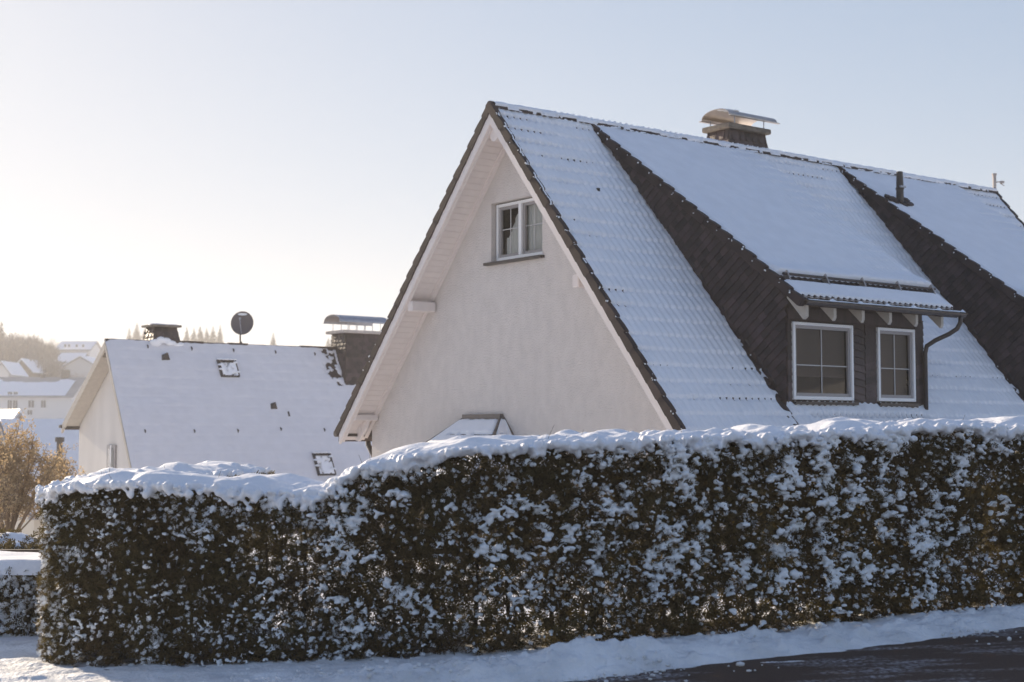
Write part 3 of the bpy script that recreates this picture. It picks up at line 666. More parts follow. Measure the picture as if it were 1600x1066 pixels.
# --- lean-to porch roof against the gable wall
m = MB(); zt_, zb_ = -5.72, -6.9; e = -.75
A0, A1 = hp(WX - .01, 1.6, zt_), hp(WX - .01, .50, zt_)
B0, B1 = hp(e, 2.75, zb_), hp(e, -.55, zb_)
C0, C1 = hp(WX - .01, 2.75, zb_), hp(WX - .01, -.55, zb_)
m.face([B0, B1, A1, A0]); m.face([B1, C1, A1]); m.face([C0, B0, A0]); m.face([B0, C0, C1, B1])
m.box(hp(e + .15, -.3, -8.4), hp(WX, 2.5, zb_ + .0))
po = m.build('porch', BOARD, house); po['label'] = 'small hipped porch roof under snow against the gable wall'
off = Vector((-.035, 0, .05))
def patch(P0, P1, P2, P3, nu=60, nv=44, th=.045, seed=3, inset=.03):
    a = np.linspace(inset, 1 - inset, nu)[:, None, None]; b = np.linspace(.0, 1.0, nv)[None, :, None]
    P0, P1, P2, P3 = [np.array(p)[None, None] for p in (P0, P1, P2, P3)]
    base = (P0 * (1 - a) + P1 * a) * (1 - b) + (P3 * (1 - a) + P2 * a) * b
    n_ = np.cross((P1 - P0)[0, 0], (P3 - P0)[0, 0]); n_ = n_ / np.linalg.norm(n_); n_ = n_ * (1 if n_[2] > 0 else -1)
    A2 = a[:, :, 0] + b[:, :, 0] * 0; B2 = b[:, :, 0] + a[:, :, 0] * 0
    h = th * (.75 + .6 * fbm(A2 * 7, B2 * 5, seed)) - .075 * np.exp(-(((B2 * 3.6) % 1 - .5) / .05) ** 2) * (vn(A2 * 16, B2 * 3.6, seed + 4) > .5) * (B2 > .6)
    h = h * np.sqrt(np.clip(np.minimum(A2 - inset, 1 - inset - A2) / .04 + .02, 0, 1)) - .06 * sstep(.90, .97, B2)
    V = base + h[:, :, None] * n_[None, None]
    return V.reshape(-1, 3), grid_faces(nu, nv)
V, F = patch(B0, B1, A1, A0); put('porch_snow', np_mesh('porch_snow', V, F, True), SNOW, po)
V, F = patch(B1, C1, Vector(A1) + Vector((.0, -.02, 0)), A1, inset=.08, seed=9); put('porch_snow', np_mesh('porch_snow', V, F, True), SNOW, po)
m = MB(); m.tube([A1, B1], .03, 6); m.tube([A0, B0], .02, 6); m.tube([A1, C1], .05, 6); m.tube([A0, C0], .03, 6); m.box(hp(WX - .08, .45, zt_ - .09), hp(WX - .005, 1.65, zt_ + .03)); m.build('porch_flashing', LEADM, po)
# ================================================================== NEIGHBOUR HOUSE
NB = 7.5; NP = (-12.669, 45.0, 4.494)
nh = empty('house', (NP[0], NP[1], NP[2] - NB), R(37.7), label='white neighbour house with plain snow covered roof and a round dish on its ridge', cat='house')
def np_(x, y, z): return (x, y, z + NB)
tn, tf = 1.7746, .734
cn, sn = 1 / math.sqrt(1 + tn * tn), tn / math.sqrt(1 + tn * tn)
m = MB(); yl, yr = 3.35, -2.95; T2 = lambda y: -.16 - (tf * y if y > 0 else -tn * y)
m.face([np_(.5, yl, -NB), np_(.5, yl, T2(yl)), np_(.5, 0, T2(0)), np_(.5, yr, T2(yr)), np_(.5, yr, -NB)])
m.face([np_(.5, yl, -NB), np_(.5, yl, T2(yl)), np_(13, yl, T2(yl)), np_(13, yl, -NB)]); m.face([np_(.5, yr, -NB), np_(.5, yr, T2(yr)), np_(13, yr, T2(yr)), np_(13, yr, -NB)])
m.build('wall', PLASTER2, nh)
m = MB(); m.prism([np_(0, .0, -.06), np_(0, 3.57, -.06 - tf * 3.57), np_(0, 3.57, -.2 - tf * 3.57), np_(0, 0, -.2)], (13.5, 0, 0)); m.build('roof', TILE, nh)
m = MB(); m.prism([np_(-.01, -.02, -.1), np_(-.01, -3.3, -.1 - tn * 3.3), np_(-.01, -3.3, -.2 - tn * 3.3), np_(-.01, -.02, -.24)], (13.5, 0, 0)); m.build('roof', TILE, nh)
m = MB(); m.prism([np_(-.03, 0, -.07), np_(-.03, 3.55, -.07 - tf * 3.55), np_(-.03, 3.55, -.33 - tf * 3.55), np_(-.03, 0, -.33)], (.06, 0, 0)); m.build('bargeboard', PAINT2, nh)
m = MB(); m.prism([np_(-.03, -.03, -.09), np_(-.03, -3.3, -.09 - tn * 3.3), np_(-.03, -3.3, -.3 - tn * 3.3), np_(-.03, -.03, -.34)], (.05, 0, 0)); m.build('bargeboard', PAINT2, nh)
m = MB(); m.box(np_(-.08, 3.5, -2.76), np_(13, 3.66, -2.66)); m.box(np_(-.02, 3.3, -2.78), np_(.5, 3.58, -2.70)); m.build('gutter', DARK, nh)
m = MB(); m.prism([np_(.02, .35, -.46), np_(.02, 3.3, -.20 - tf * 3.3), np_(.02, 3.3, -.28 - tf * 3.3), np_(.02, .35, -.56)], (.46, 0, 0)); m.build('soffit', PAINT2, nh)
us = np.arange(-.02, 13.5, .05); ss = np.arange(0, 3.35 / cn, .04); U, S = np.meshgrid(us, ss, indexing='ij'); f = (S / .34) % 1
hs = .02 + .007 * f + .05 * (fbm(U / 1.8, S / .9, 3) - .5) + .01 * (vn(U / .15, S / .12, 6) - .5) + .02 * (fbm(U / .5, S * 0, 8) - .5) * sstep(.3, 0, S)
edge_ = .03 * (1 - sstep(-.02, .12, U + .05 * (vn(S / .2, S * 0, 5) - .5))); hs = hs - edge_
# sunken snow round the big chimney
hs -= .12 * np.exp(-(((U - 7.95) / .28) ** 2)) * (S < 1.5) * (fbm(U / .16, S / .14, 12) > .47)
V = np.stack([U, -S * cn - hs * sn, -S * sn + hs * cn + NB], -1).reshape(-1, 3)
ns_ = put('roof_snow', np_mesh('roof_snow', V, grid_faces(len(us), len(ss)), True), SNOWSH, nh)
m = MB(); x = 1.2
for a, b in ((2.5, 3.3), (4.2, 4.9), (6.9, 8.3), (8.3, 9.5)): m.box(np_(a, -.035, -.03), np_(b, .10, .045))
m.box(np_(0, -.02, -.1), np_(13.5, .10, .02)); m.build('ridge_tiles', TILE, nh)
def on(x, s, h=0): return np_(x, -s * cn - h * sn, -s * sn + h * cn)
def skylight(x0, x1, s0, s1, lab):
    m = MB(); fw = .08; Ax = Matrix(((1, 0, 0, 0), (0, -cn, -sn, 0), (0, -sn, cn, NB), (0, 0, 0, 1)))
    for a in ((x0, x0 + fw, s0, s1), (x1 - fw, x1, s0, s1), (x0 + fw, x1 - fw, s0, s0 + fw), (x0 + fw, x1 - fw, s1 - fw, s1)): m.box((a[0], a[2], -.02), (a[1], a[3], .10), Ax)
    k = m.build('skylight', DARK, nh, bevel=.01); k['label'] = lab
    m = MB(); m.face([Ax @ Vector(p) for p in ((x0 + fw, s1 - fw, .05), (x1 - fw, s1 - fw, .05), (x1 - fw, s0 + fw, .05), (x0 + fw, s0 + fw, .05))]); m.build('pane', GLASS, k, flip=False)
    n1, n2 = 26, 34; a = np.linspace(x0 + .06, x1 - .06, n1); b = np.linspace(s0 + .16, s1 - .03, n2); A_, B_ = np.meshgrid(a, b, indexing='ij')
    h = .085 + .04 * fbm(A_ / .2, B_ / .2, int(x0 * 7)) - .10 * (fbm(A_ / .12, B_ / .1, 5 + int(x0)) > .66)
    V = np.stack([A_, -B_ * cn - h * sn, -B_ * sn + h * cn + NB], -1).reshape(-1, 3); put('skylight_snow', np_mesh('skylight_snow', V, grid_faces(n1, n2), True), SNOW, k)
    C = [on(x0 + (x1 - x0) * q, s0 + .02, .1) for q in (.1, .3, .5, .7, .9)] + [on(x0 + .04, s0 + (s1 - s0) * q, .1) for q in (.35, .6)] + [on(x1 - .04, s0 + (s1 - s0) * q, .1) for q in (.2, .75)]
    V, F = blobs(np.array(C), np.array([(.09, .09, .035)] * len(C))); put('frame_snow', np_mesh('frame_snow', V, F, True), SNOW, k)['kind'] = 'stuff'
skylight(3.62, 4.28, .64, 1.30, 'skylight under snow near the ridge'); skylight(6.2, 6.86, 4.12, 4.95, 'skylight low on the roof with part of its pane showing')
def roof_vent(x, s, w_, lab):
    m = MB(); P0 = on(x - w_ / 2, s + .09, 0); P1 = on(x + w_ / 2, s + .07, 0); T0 = on(x - w_ * .05, s - .10, .20 * w_ / .3); T1 = on(x + w_ * .08, s - .10, .20 * w_ / .3); Q0 = on(x - w_ * .4, s - .13, 0); Q1 = on(x + w_ * .4, s - .11, 0)
    for fc in ((P0, P1, T1, T0), (T0, T1, Q1, Q0), (P0, T0, Q0), (P1, Q1, T1), (P0, Q0, Q1, P1)): m.face(fc)
    k = m.build('roof_vent', DARK, nh); k['label'] = lab
roof_vent(1.85, .66, .32, 'dark roof vent near the gable'); roof_vent(5.26, 2.40, .26, 'dark roof vent in the middle of the snow'); roof_vent(5.75, 2.68, .09, 'tiny dark vent'); roof_vent(7.97, 3.55, .16, 'small dark vent low on the roof')
m = MB()
for (x, s) in [(1.33, .23), (2.83, .24), (4.31, .25), (5.86, .26), (7.36, .28), (.63, 3.3), (2.25, 3.3), (3.75, 3.28), (5.3, 3.22), (6.91, 3.25)]:
    m = MB(); m.prism([on(x - .012, s - .08, .0), on(x - .012, s + .09, .0), on(x - .012, s + .03, .09), on(x - .012, s - .05, .05)], (.024, 0, 0)); m.build('snow_hook', DARK, nh)
# chimneys
c1 = slated_box('chimney', 1.62, 2.32, -.02, .6, -.05, .46, nh, np_, flare=.10, sw=.25, sh=.2, seed=9); c1['label'] = 'short brown slated chimney with a snow topped slab'
m = MB(); m.box(np_(1.48, -.18, .46), np_(2.46, .72, .53)); m.build('cap_slab', CONC, c1)
V, F = blobs(np.array([np_(1.7, .1, .53), np_(2.0, .3, .54), np_(2.3, .2, .53), np_(1.9, .5, .53)]), np.array([(.25, .25, .05)] * 4)); put('cap_snow', np_mesh('cap_snow', V, F, True), SNOW, c1)
V, F = blobs(np.array([np_(1.62, -.10, -.05), np_(1.78, -.13, .03), np_(1.95, -.12, .02), np_(2.12, -.12, -.05), np_(2.4, -.08, -.08)]), np.array([(.22, .07, .13), (.16, .07, .12), (.18, .07, .10), (.2, .07, .09), (.2, .06, .08)])); put('chimney_snow', np_mesh('chimney_snow', V, F, True), SNOW, c1)
c2 = slated_box('chimney', 8.30, 9.65, -.66, .25, -1.7, .50, nh, np_, flare=.06, sw=.22, sh=.16, seed=12); c2['label'] = 'tall slated chimney with a pale slab and curved metal cowl'
m = MB(); m.box(np_(8.12, -.82, .50), np_(9.82, .42, .60)); m.build('cap_slab', CONC2, c2, bevel=.01)
cowl(8.0, 9.98, -.74, .34, .88, 1.15, .60, c2, np_, [(8.35 + .33 * k, yy) for k in range(5) for yy in (-.7, .3)], STEELD)
# gable window
m = MB(); m.box(np_(.44, .18, -4.4), np_(.505, .84, -3.3)); k = m.build('window', SASH, nh); m = MB(); m.box(np_(.42, .30, -4.3), np_(.438, .72, -3.42)); m.build('pane', GLASS, k)
m = MB(); m.box(np_(.41, .44, -4.4), np_(.44, .50, -3.3)); m.build('frame', PVC, k)
# satellite dish: a thing fixed on the ridge, kept as part of the roof
m = MB(); m.tube([np_(4.64, .02, -.25), np_(4.64, .02, .70)], .028, 8); m.prism([np_(4.50, -.03, -.22), np_(4.80, -.03, -.28), np_(4.68, -.03, .1), np_(4.60, -.03, .1)], (0, .06, 0)); ms = m.build('dish_mast', DARK, nh)
def dish(par):
    ctr = Vector(np_(4.64, -.10, .71)); yaw = R(-20 - 37.7 + 180)
    d = Vector((math.cos(R(-127)), math.sin(R(-127)), .22)).normalized(); a = d.orthogonal(); a = Vector((0, 0, 1)).cross(d).normalized(); b = d.cross(a)
    m = MB(); rings = 7; K = 40; r0 = .375
    for back in (0, .015):
        for i in range(rings + 1):
            r_ = r0 * i / rings
            for j in range(K): q = 2 * math.pi * j / K; m.v.append(tuple(ctr + a * (r_ * math.cos(q)) + b * (r_ * 1.08 * math.sin(q)) + d * (.09 * (r_ / r0) ** 2 - .09 - back)))
    for bk in (0, 1):
        o = bk * (rings + 1) * K
        for i in range(rings):
            for j in range(K): p = o + i * K + j; q = o + i * K + (j + 1) % K; m.f.append((p, q, q + K, p + K)); m.m.append(0)
    k = m.build('dish', DISH, par, smooth=True)
    m = MB(); m.tube([ctr + b * -.36, ctr + b * -.12 + d * .33, ctr + b * .02 + d * .42], .014, 6); m.tube([ctr + b * .02 + d * .46, ctr + b * .05 + d * .34], .035, 8); m.build('feed_arm', STEELD, k)
    m = MB(); m.face([tuple(ctr + a * (.16 * math.cos(q)) + b * (.30 + .04 * math.sin(q)) + d * -.0) for q in [2 * math.pi * j / 20 for j in range(20)]]); m.build('oval_badge', PVC, k)
DISH = mat('dish_paint', (.10, .085, .09), .5)
dish(ms)

# ================================================================== HEDGE
ctrl = np.array([(-3.45, 18.0), (-3.72, 15.5), (-3.90, 14.1), (-3.90, 13.4), (-3.50, 12.86), (-2.6, 12.78), (-1.6, 12.78), (-.7, 12.66), (.1, 12.72), (1.1, 13.0), (2.7, 13.5), (3.7, 14.02), (4.9, 14.5), (8.5, 15.9)])
def resample(P, d):
    # Chaikin twice, then even spacing
    for _ in range(3):
        Q = [P[0]]
        for a, b in zip(P[:-1], P[1:]): Q += [a * .75 + b * .25, a * .25 + b * .75]
        Q.append(P[-1]); P = np.array(Q)
    L = np.r_[0, np.cumsum(np.hypot(*np.diff(P, axis=0).T))]; s = np.arange(0, L[-1], d)
    return np.stack([np.interp(s, L, P[:, 0]), np.interp(s, L, P[:, 1])], 1), s
CP, CS = resample(ctrl, .04)
TG = np.gradient(CP, axis=0); TG /= np.linalg.norm(TG, axis=1)[:, None]
OUT = np.stack([TG[:, 1], -TG[:, 0]], 1)     # outward: left on the return, towards the street on the front
# check side: outward must point to the street (-Y) on the front
if OUT[len(OUT) // 2][1] > 0: OUT = -OUT
HW = .44
TOPX = [-4.11, -3.83, -3.5, -3.06, -2.61, -2.22, -1.78, -1.56, -1.44, -1.22, -.89, -.34, .28, 1.14, 1.71, 2.89, 3.78, 4.69, 9]
TOPZ = [1.08, 1.16, 1.24, 1.26, 1.24, 1.22, 1.18, 1.20, 1.28, 1.40, 1.48, 1.56, 1.60, 1.64, 1.65, 1.70, 1.75, 1.74, 1.85]
def topz(s):
    X = np.interp(s, CS, CP[:, 0]); Y = np.interp(s, CS, CP[:, 1])
    z = np.interp(X, TOPX, TOPZ) - .06; ret = sstep(13.0, 14.5, Y) * (X < -2.5)
    return z * (1 - ret) + 1.17 * ret
def hpos(s, lat, z):
    x = np.interp(s, CS, CP[:, 0]); y = np.interp(s, CS, CP[:, 1]); ox = np.interp(s, CS, OUT[:, 0]); oy = np.interp(s, CS, OUT[:, 1])
    return np.stack([x + ox * lat, y + oy * lat, z + 0 * x], -1), np.stack([ox, oy], -1)
hedge = empty('hedge', (.1, 12.7, float(gz(.1, 12.7))), label='tall clipped conifer hedge under a thick cap of snow along the road', cat='hedge')
HO = np.array(hedge.location)
SL = CS[-1]
def bulge(s, z): return .07 * (fbm(s / .45, z / .5, 21) - .5) * 2 + .03 * (vn(s / .14, z / .16, 22) - .5) * 2
def hollow(s, h):
    """bare places: px 270-400 of the photo near the top left, a gap at the right, open foot"""
    P, _ = hpos(s, 0, 0); X = P[..., 0]
    g = .9 * np.exp(-((X + 2.15) / .33) ** 2 - ((h - .66) / .16) ** 2)
    g = np.maximum(g, .75 * np.exp(-((X - 4.45) / .16) ** 2 - ((h - .55) / .5) ** 2))
    g = np.maximum(g, .35 * sstep(.14, .02, h) * sstep(-1.2, .2, X))
    g = np.maximum(g, .35 * sstep(.34, .1, h) * sstep(1.1, 1.7, X) * sstep(3.2, 2.6, X))
    return g
# --- sprays
def spray_template(seed, n=7):
    r = random.Random(seed); V = []; F = []
    def blade(x0, y0, x1, y1, w0, w1, dz):
        dx, dy = x1 - x0, y1 - y0; l = math.hypot(dx, dy); nx, ny = -dy / l, dx / l; k = len(V)
        V.extend([(x0 - nx * w0, y0 - ny * w0, 0), (x0 + nx * w0, y0 + ny * w0, 0), (x1 + nx * w1, y1 + ny * w1, dz), (x1 - nx * w1, y1 - ny * w1, dz)]); F.append((k, k + 1, k + 2, k + 3))
    blade(0, 0, .55, 0, .03, .035, -.02); blade(.55, 0, 1, .03, .04, .015, -.12)
    for i in range(n):
        t = .08 + .84 * i / n; s = 1 if i % 2 else -1; l = (.50 - .30 * t) * r.uniform(.75, 1.15); a = R(r.uniform(35, 55))
        x1, y1 = t + l * math.cos(a), s * l * math.sin(a); blade(t, 0, x1, y1, .035, .045, -.05 * r.uniform(.2, 1.5))
        blade(t + (x1 - t) * .5, y1 * .5, t + (x1 - t) * .5 + l * .35, y1 * .5 + s * l * .05, .03, .02, -.05)
    return np.array(V), np.array(F)
TEMPL = [spray_template(k) for k in range(5)]
def sprays(P, D, sz, tpl):
    """P positions, D main directions, sz lengths"""
    n = len(P); V, F = tpl; D = D / np.linalg.norm(D, axis=1)[:, None]
    up = RNG.normal(size=(n, 3)); S_ = np.cross(D, up); S_ /= np.linalg.norm(S_, axis=1)[:, None] + 1e-9; N_ = np.cross(D, S_)
    M = np.stack([D, S_, N_], -1)
    W = np.einsum('nij,kj->nki', M, V) * sz[:, None, None] + P[:, None]
    return W.reshape(-1, 3), (F[None] + (np.arange(n) * len(V))[:, None, None]).reshape(-1, 4)
def foliage(n, lat_fn, name, matl, size=(.07, .13), thr=.0, seed=1, s0=0, s1=None):
    s = RNG.uniform(s0, s1 or SL, n); h = RNG.uniform(0.0, 1.0, n) ** .95
    P0, O = hpos(s, 0, 0); g = gz(P0[:, 0], P0[:, 1]); tz = topz(s)
    z = g + .01 + (tz - g - .03) * h; b = bulge(s, z) - .11 * hollow(s, h) * 1.5
    dens = 1 - hollow(s, h) * (.82 if name == 'foliage' else .15) - .25 * (fbm(s / .25, z / .9, 33) > .60)
    k = RNG.random(n) < dens; s, h, z, b, O = s[k], h[k], z[k], b[k], O[k]
    lat = lat_fn(len(s)) + b - .10 * sstep(.93, 1.0, h) - .03 * sstep(.12, 0, h)
    P, O = hpos(s, lat, z)
    sg = np.sign(lat)[:, None] * O
    D = np.concatenate([sg * RNG.uniform(.2, 1.0, (len(s), 1)), RNG.uniform(-.5, .9, (len(s), 1))], 1) + RNG.normal(0, .45, (len(s), 3))
    D[:, 2] = np.where(h > .85, -np.abs(D[:, 2]) * .4, D[:, 2]); D[:, :2] += O[:, ::-1] * np.array([[-1, 1]]) * RNG.normal(0, .5, (len(s), 1))
    sz = RNG.uniform(size[0], size[1], len(s)) * np.where(P[:, 0] < -1.5, .85, 1)
    VV = []; FF = []; o = 0; idx = RNG.integers(0, 5, len(s))
    for t in range(5):
        q = idx == t
        if not q.any(): continue
        v, f_ = sprays(P[q] - HO, D[q], sz[q], TEMPL[t]); VV.append(v); FF.append(f_ + o); o += len(v)
    ob = put(name, np_mesh(name, np.concatenate(VV), np.concatenate(FF)), matl, hedge); ob['kind'] = 'stuff'
    return ob
foliage(42000, lambda n: HW - np.abs(RNG.normal(0, .065, n)), 'foliage', LEAF)
foliage(20000, lambda n: RNG.uniform(-.34, .32, n), 'inner_foliage', LEAFB, size=(.10, .19))
foliage(9000, lambda n: -HW + np.abs(RNG.normal(0, .05, n)), 'back_foliage', LEAF, size=(.09, .16))
# --- trunks and dead twigs
tw = MB(); rnd = random.Random(5); s = .15
while s < SL:
    P, O = hpos(np.array([s]), rnd.uniform(-.12, .10), 0.0); x, y = P[0][:2]; g = float(gz(x, y)); t_ = float(topz(s))
    pts = []; rr = []; r0 = rnd.uniform(.014, .032); ax, ay = rnd.uniform(-.06, .06), rnd.uniform(-.04, .04)
    for k in range(6): q = k / 5; pts.append((x + ax * math.sin(q * 3) - HO[0] + rnd.uniform(-.01, .01), y + ay * q - HO[1], g - .05 + (t_ - g) * .93 * q - HO[2])); rr.append(r0 * (1 - .75 * q))
    m = MB(); m.tube(pts, rr, 7)
    if rnd.random() < .35: m.tube([(p[0] + .05 + .03 * i, p[1] + .02, p[2]) for i, p in enumerate(pts[:5])], [a * .7 for a in rr[:5]], 6)
    m.build('trunk', BARK, hedge, smooth=True); s += rnd.uniform(.27, .42)
N = 2600; s = RNG.uniform(0, SL, N); h = RNG.uniform(0, .95, N) ** 1.2; lat = RNG.uniform(-.1, .25, N)
P0, O = hpos(s, lat, 0); g = gz(P0[:, 0], P0[:, 1]); z = g + (topz(s) - g) * h; A_ = np.stack([P0[:, 0], P0[:, 1], z], 1) - HO
D = np.concatenate([O * RNG.uniform(.1, .9, (N, 1)), RNG.uniform(-.1, .8, (N, 1))], 1) + RNG.normal(0, .35, (N, 3)); D /= np.linalg.norm(D, axis=1)[:, None]
L_ = RNG.uniform(.12, .34, (N, 1)); S_ = np.cross(D, RNG.normal(size=(N, 3))); S_ /= np.linalg.norm(S_, axis=1)[:, None]; w_ = .0035
T_ = np.cross(D, S_); ring = [S_ * w_, (-S_ * .5 + T_ * .87) * w_, (-S_ * .5 - T_ * .87) * w_]
V = np.stack([A_ + r_ for r_ in ring] + [A_ + D * L_ + r_ * .4 for r_ in ring], 1).reshape(-1, 3); b = (np.arange(N) * 6)[:, None]
F = np.concatenate([b + [[0, 1, 4, 3]], b + [[1, 2, 5, 4]], b + [[2, 0, 3, 5]]]); ob = put('twigs', np_mesh('twigs', V, F), TWIG, hedge); ob['kind'] = 'stuff'

# --- snow cap
def snow_cap():
    st = .05; S1 = np.arange(0, SL - .02, st); K = 26; q = np.linspace(0, 2 * math.pi, K, endpoint=False)
    SS, QQ = np.meshgrid(S1, q, indexing='ij'); cq, sq = np.cos(QQ), np.sin(QQ)
    hw = HW - .03 + .09 * (fbm(SS / .5, cq * .5, 44) - .5)
    lat = hw * np.sign(cq) * np.abs(cq) ** .75
    X = np.interp(SS, CS, CP[:, 0])
    lump = .12 * (fbm(SS / .55 + lat * 1.2, lat / .32, 45, 3) - .5) + .075 * (vn(SS / .17 + lat * 3, lat / .19, 46) - .5)
    up = .065 * np.abs(sq) ** .8 * (1 + .2 * np.sin(SS)) + lump * (np.abs(sq) > .15)
    dn = -.02 * np.abs(sq) ** .8 - .0
    z = topz(SS) + np.where(sq > 0, up, dn) - .04 * sstep(.6, 1, np.abs(cq)) 
    P, _ = hpos(SS, lat, z); V = P.reshape(-1, 3) - HO
    F = []; n = len(S1)
    i = np.arange(n - 1)[:, None]; j = np.arange(K)[None]; a = i * K + j; b = i * K + (j + 1) % K
    F = np.stack([a, b, b + K, a + K], -1).reshape(-1, 4)
    # ends
    V = np.concatenate([V, [V[:K].mean(0)], [V[-K:].mean(0)]]); e0 = len(V) - 2; e1 = e0 + 1
    T = np.concatenate([F[:, [0, 1, 2]], F[:, [0, 2, 3]]])
    T = np.concatenate([T, [[e0, (k + 1) % K, k] for k in range(K)], [[e1, (n - 1) * K + k, (n - 1) * K + (k + 1) % K] for k in range(K)]])
    # lobes on the street-side edge and lumps on top
    C = []; Z = []
    N = 3000; s = RNG.uniform(0, SL, N); X = hpos(s, 0, 0)[0][:, 0]
    drop = np.interp(X, [-4, -3, -2.3, -1.9, -1.2, 0, 1.1, 1.5, 3.0, 3.3, 4.2, 5], [.11, .11, .13, .20, .15, .07, .08, .28, .26, .08, .09, .12])
    dz = np.abs(RNG.normal(0, 1, N)) * drop * .70 * (.10 + 2.2 * np.clip(fbm(s / .20, s * 0, 61) - .32, 0, 1) * 1.4)
    lat = HW + .02 + RNG.uniform(-.07, .045, N) - .02 * (dz > .1) + bulge(s, topz(s) - dz) * .6
    r_ = RNG.uniform(.013, .042, N) * np.clip(1.15 - dz * 2.2, .40, 1)
    P, O = hpos(s, lat, topz(s) + .005 - dz); C.append(P); Z.append(np.stack([r_ * RNG.uniform(.8, 1.3, N), r_ * RNG.uniform(.8, 1.2, N), r_ * RNG.uniform(.7, 1.5, N)], 1))
    N = 700; s = RNG.uniform(0, SL, N); lat = RNG.uniform(-HW, HW, N); P, O = hpos(s, lat, topz(s) + .05 * (1 - (lat / HW) ** 2) - .015); r_ = RNG.uniform(.03, .085, N)
    C.append(P); Z.append(np.stack([r_ * 1.3, r_, r_ * .65], 1))
    N = 500; s = RNG.uniform(0, SL, N); P, O = hpos(s, -HW + RNG.uniform(-.04, .05, N), topz(s) - RNG.uniform(0, .1, N)); r_ = RNG.uniform(.03, .07, N); C.append(P); Z.append(np.stack([r_] * 3, 1))
    C = np.concatenate(C) - HO; Z = np.concatenate(Z); v, f_ = blobs(C, Z, None, ICO1)
    T = np.concatenate([T, f_ + len(V)]); V = np.concatenate([V, v])
    remeshed('snow_cap', V, T, .013, 3, SNOW, hedge)
snow_cap()
# --- twigs coated in snow
def coated(n):
    s = RNG.uniform(0, SL, n); h = RNG.uniform(.03, .98, n); P0, O = hpos(s, 0, 0); g = gz(P0[:, 0], P0[:, 1]); z = g + (topz(s) - g) * h
    D_ = np.clip((fbm(s / .38, z / .30, 51) - .24) * 2.4, .25, 1.2) * np.where(fbm(s / .14, z / .12, 54) > .44, 1, .2) * (1 - .95 * hollow(s, h)) * np.interp(P0[:, 0], [-4, -2.6, -1, 1.5, 5], [1.7, 1.3, .8, .8, .7])
    k = RNG.random(n) < D_ * .6; s, h, z, O = s[k], h[k], z[k], O[k]; m_ = len(s)
    P, O = hpos(s, HW + .012 + bulge(s, z) - .11 * hollow(s, h) + RNG.uniform(-.03, .02, m_), z)
    D = np.concatenate([O * RNG.uniform(.1, .8, (m_, 1)), -RNG.uniform(.1, .9, (m_, 1))], 1) + RNG.normal(0, .35, (m_, 3)); D[:, :2] += O[:, ::-1] * np.array([[-1, 1]]) * RNG.normal(0, .7, (m_, 1))
    v, f_ = sprays(P - HO, D, RNG.uniform(.028, .055, m_), (TEMPL[2][0] * np.array([1, 1.25, 1]), TEMPL[2][1])); o = put('snow_coated_twigs', np_mesh('snow_coated_twigs', v, f_), SNOWF, hedge); o['kind'] = 'stuff'
coated(30000)
# --- snow lying on the sprays
def snow_clumps():
    N = 52000; s = RNG.uniform(0, SL, N); h = RNG.uniform(.0, 1.0, N); P0, O = hpos(s, 0, 0); X = P0[:, 0]; Y = P0[:, 1]
    g = gz(X, Y); z = g + (topz(s) - g) * h
    D = np.interp(X, [-4.2, -3.4, -2.6, -1.6, -.8, .4, 1.2, 1.8, 3.0, 3.6, 4.2, 5], [.62, .55, .42, .45, .42, .42, .50, .62, .66, .50, .42, .42])
    D = D * np.interp(h, [0, .12, .3, .6, .8, .97, 1], [.5, .8, 1.05, 1, .8, .85, 1])
    D = np.where((X > -1.3) & (X < 1.2) & (h > .72) & (h < .93), D * .7, D)
    D = np.where((X > 1.2) & (X < 3.3) & (h > .55), D * 1.5, D)
    D = np.where((X > 1.0) & (X < 2.9) & (h < .22), D * .25, D)
    D = D * (1 - .95 * hollow(s, h)) * np.clip((fbm(s / .34, z / .26, 51) - .29) * 3.2, .15, 1.35) * np.where(fbm(s / .12, z / .10, 53) > .43, 1.2, .18) * np.clip((fbm(s / .16, z / 1.2, 55) - .25) * 2.6, .2, 1.2)
    k = RNG.random(N) < D * .80; s, h, z, O, X = s[k], h[k], z[k], O[k], X[k]; N = len(s)
    big = RNG.random(N) ** 2.6; base = np.interp(X, [-4.2, -2.2, -1.2, 1.2, 3.2, 5], [.62, .7, 1.0, 1.12, 1.22, .95]) * np.interp(h, [0, .5, 1], [.8, .95, 1.15])
    C = []; Z = []; Q = []
    dirs = RNG.normal(0, 1, N)
    for j in range(5):
        on_ = RNG.random(N) < [1, .9, .75, .6, .4][j]
        t = (j - 1.5) * (.013 + .016 * big) * base
        side = np.where(dirs > 0, 1, -1) * (.5 + .5 * np.abs(np.tanh(dirs)))
        tx = O[:, ::-1] * np.array([[1, -1]])
        r_ = (.0068 + .024 * big * RNG.uniform(.5, 1, N)) * base * [.9, 1.1, 1, .8, .6][j]
        lat = HW + .015 + bulge(s, z) - .11 * hollow(s, h) + RNG.uniform(-.035, .03, N)
        P, _ = hpos(s, lat, z); P[:, :2] += tx * (side * t)[:, None]; P[:, 2] -= np.abs(t) * (.55 + .4 * np.abs(dirs)) * 1.0 - .01
        P += RNG.normal(0, .005, (N, 3)); q = on_
        C.append(P[q]); Z.append((np.stack([r_ * 1.25, r_ * 1.25, r_ * .85], 1) * RNG.uniform(.65, 1.5, (N, 3)))[q])
    C = np.concatenate(C) - HO; Z = np.concatenate(Z); v, f_ = blobs(C, Z, None, ICO1)
    o = remeshed('snow_clumps', v, f_, .0075, 1, SNOWF, hedge); o['kind'] = 'stuff'
snow_clumps()

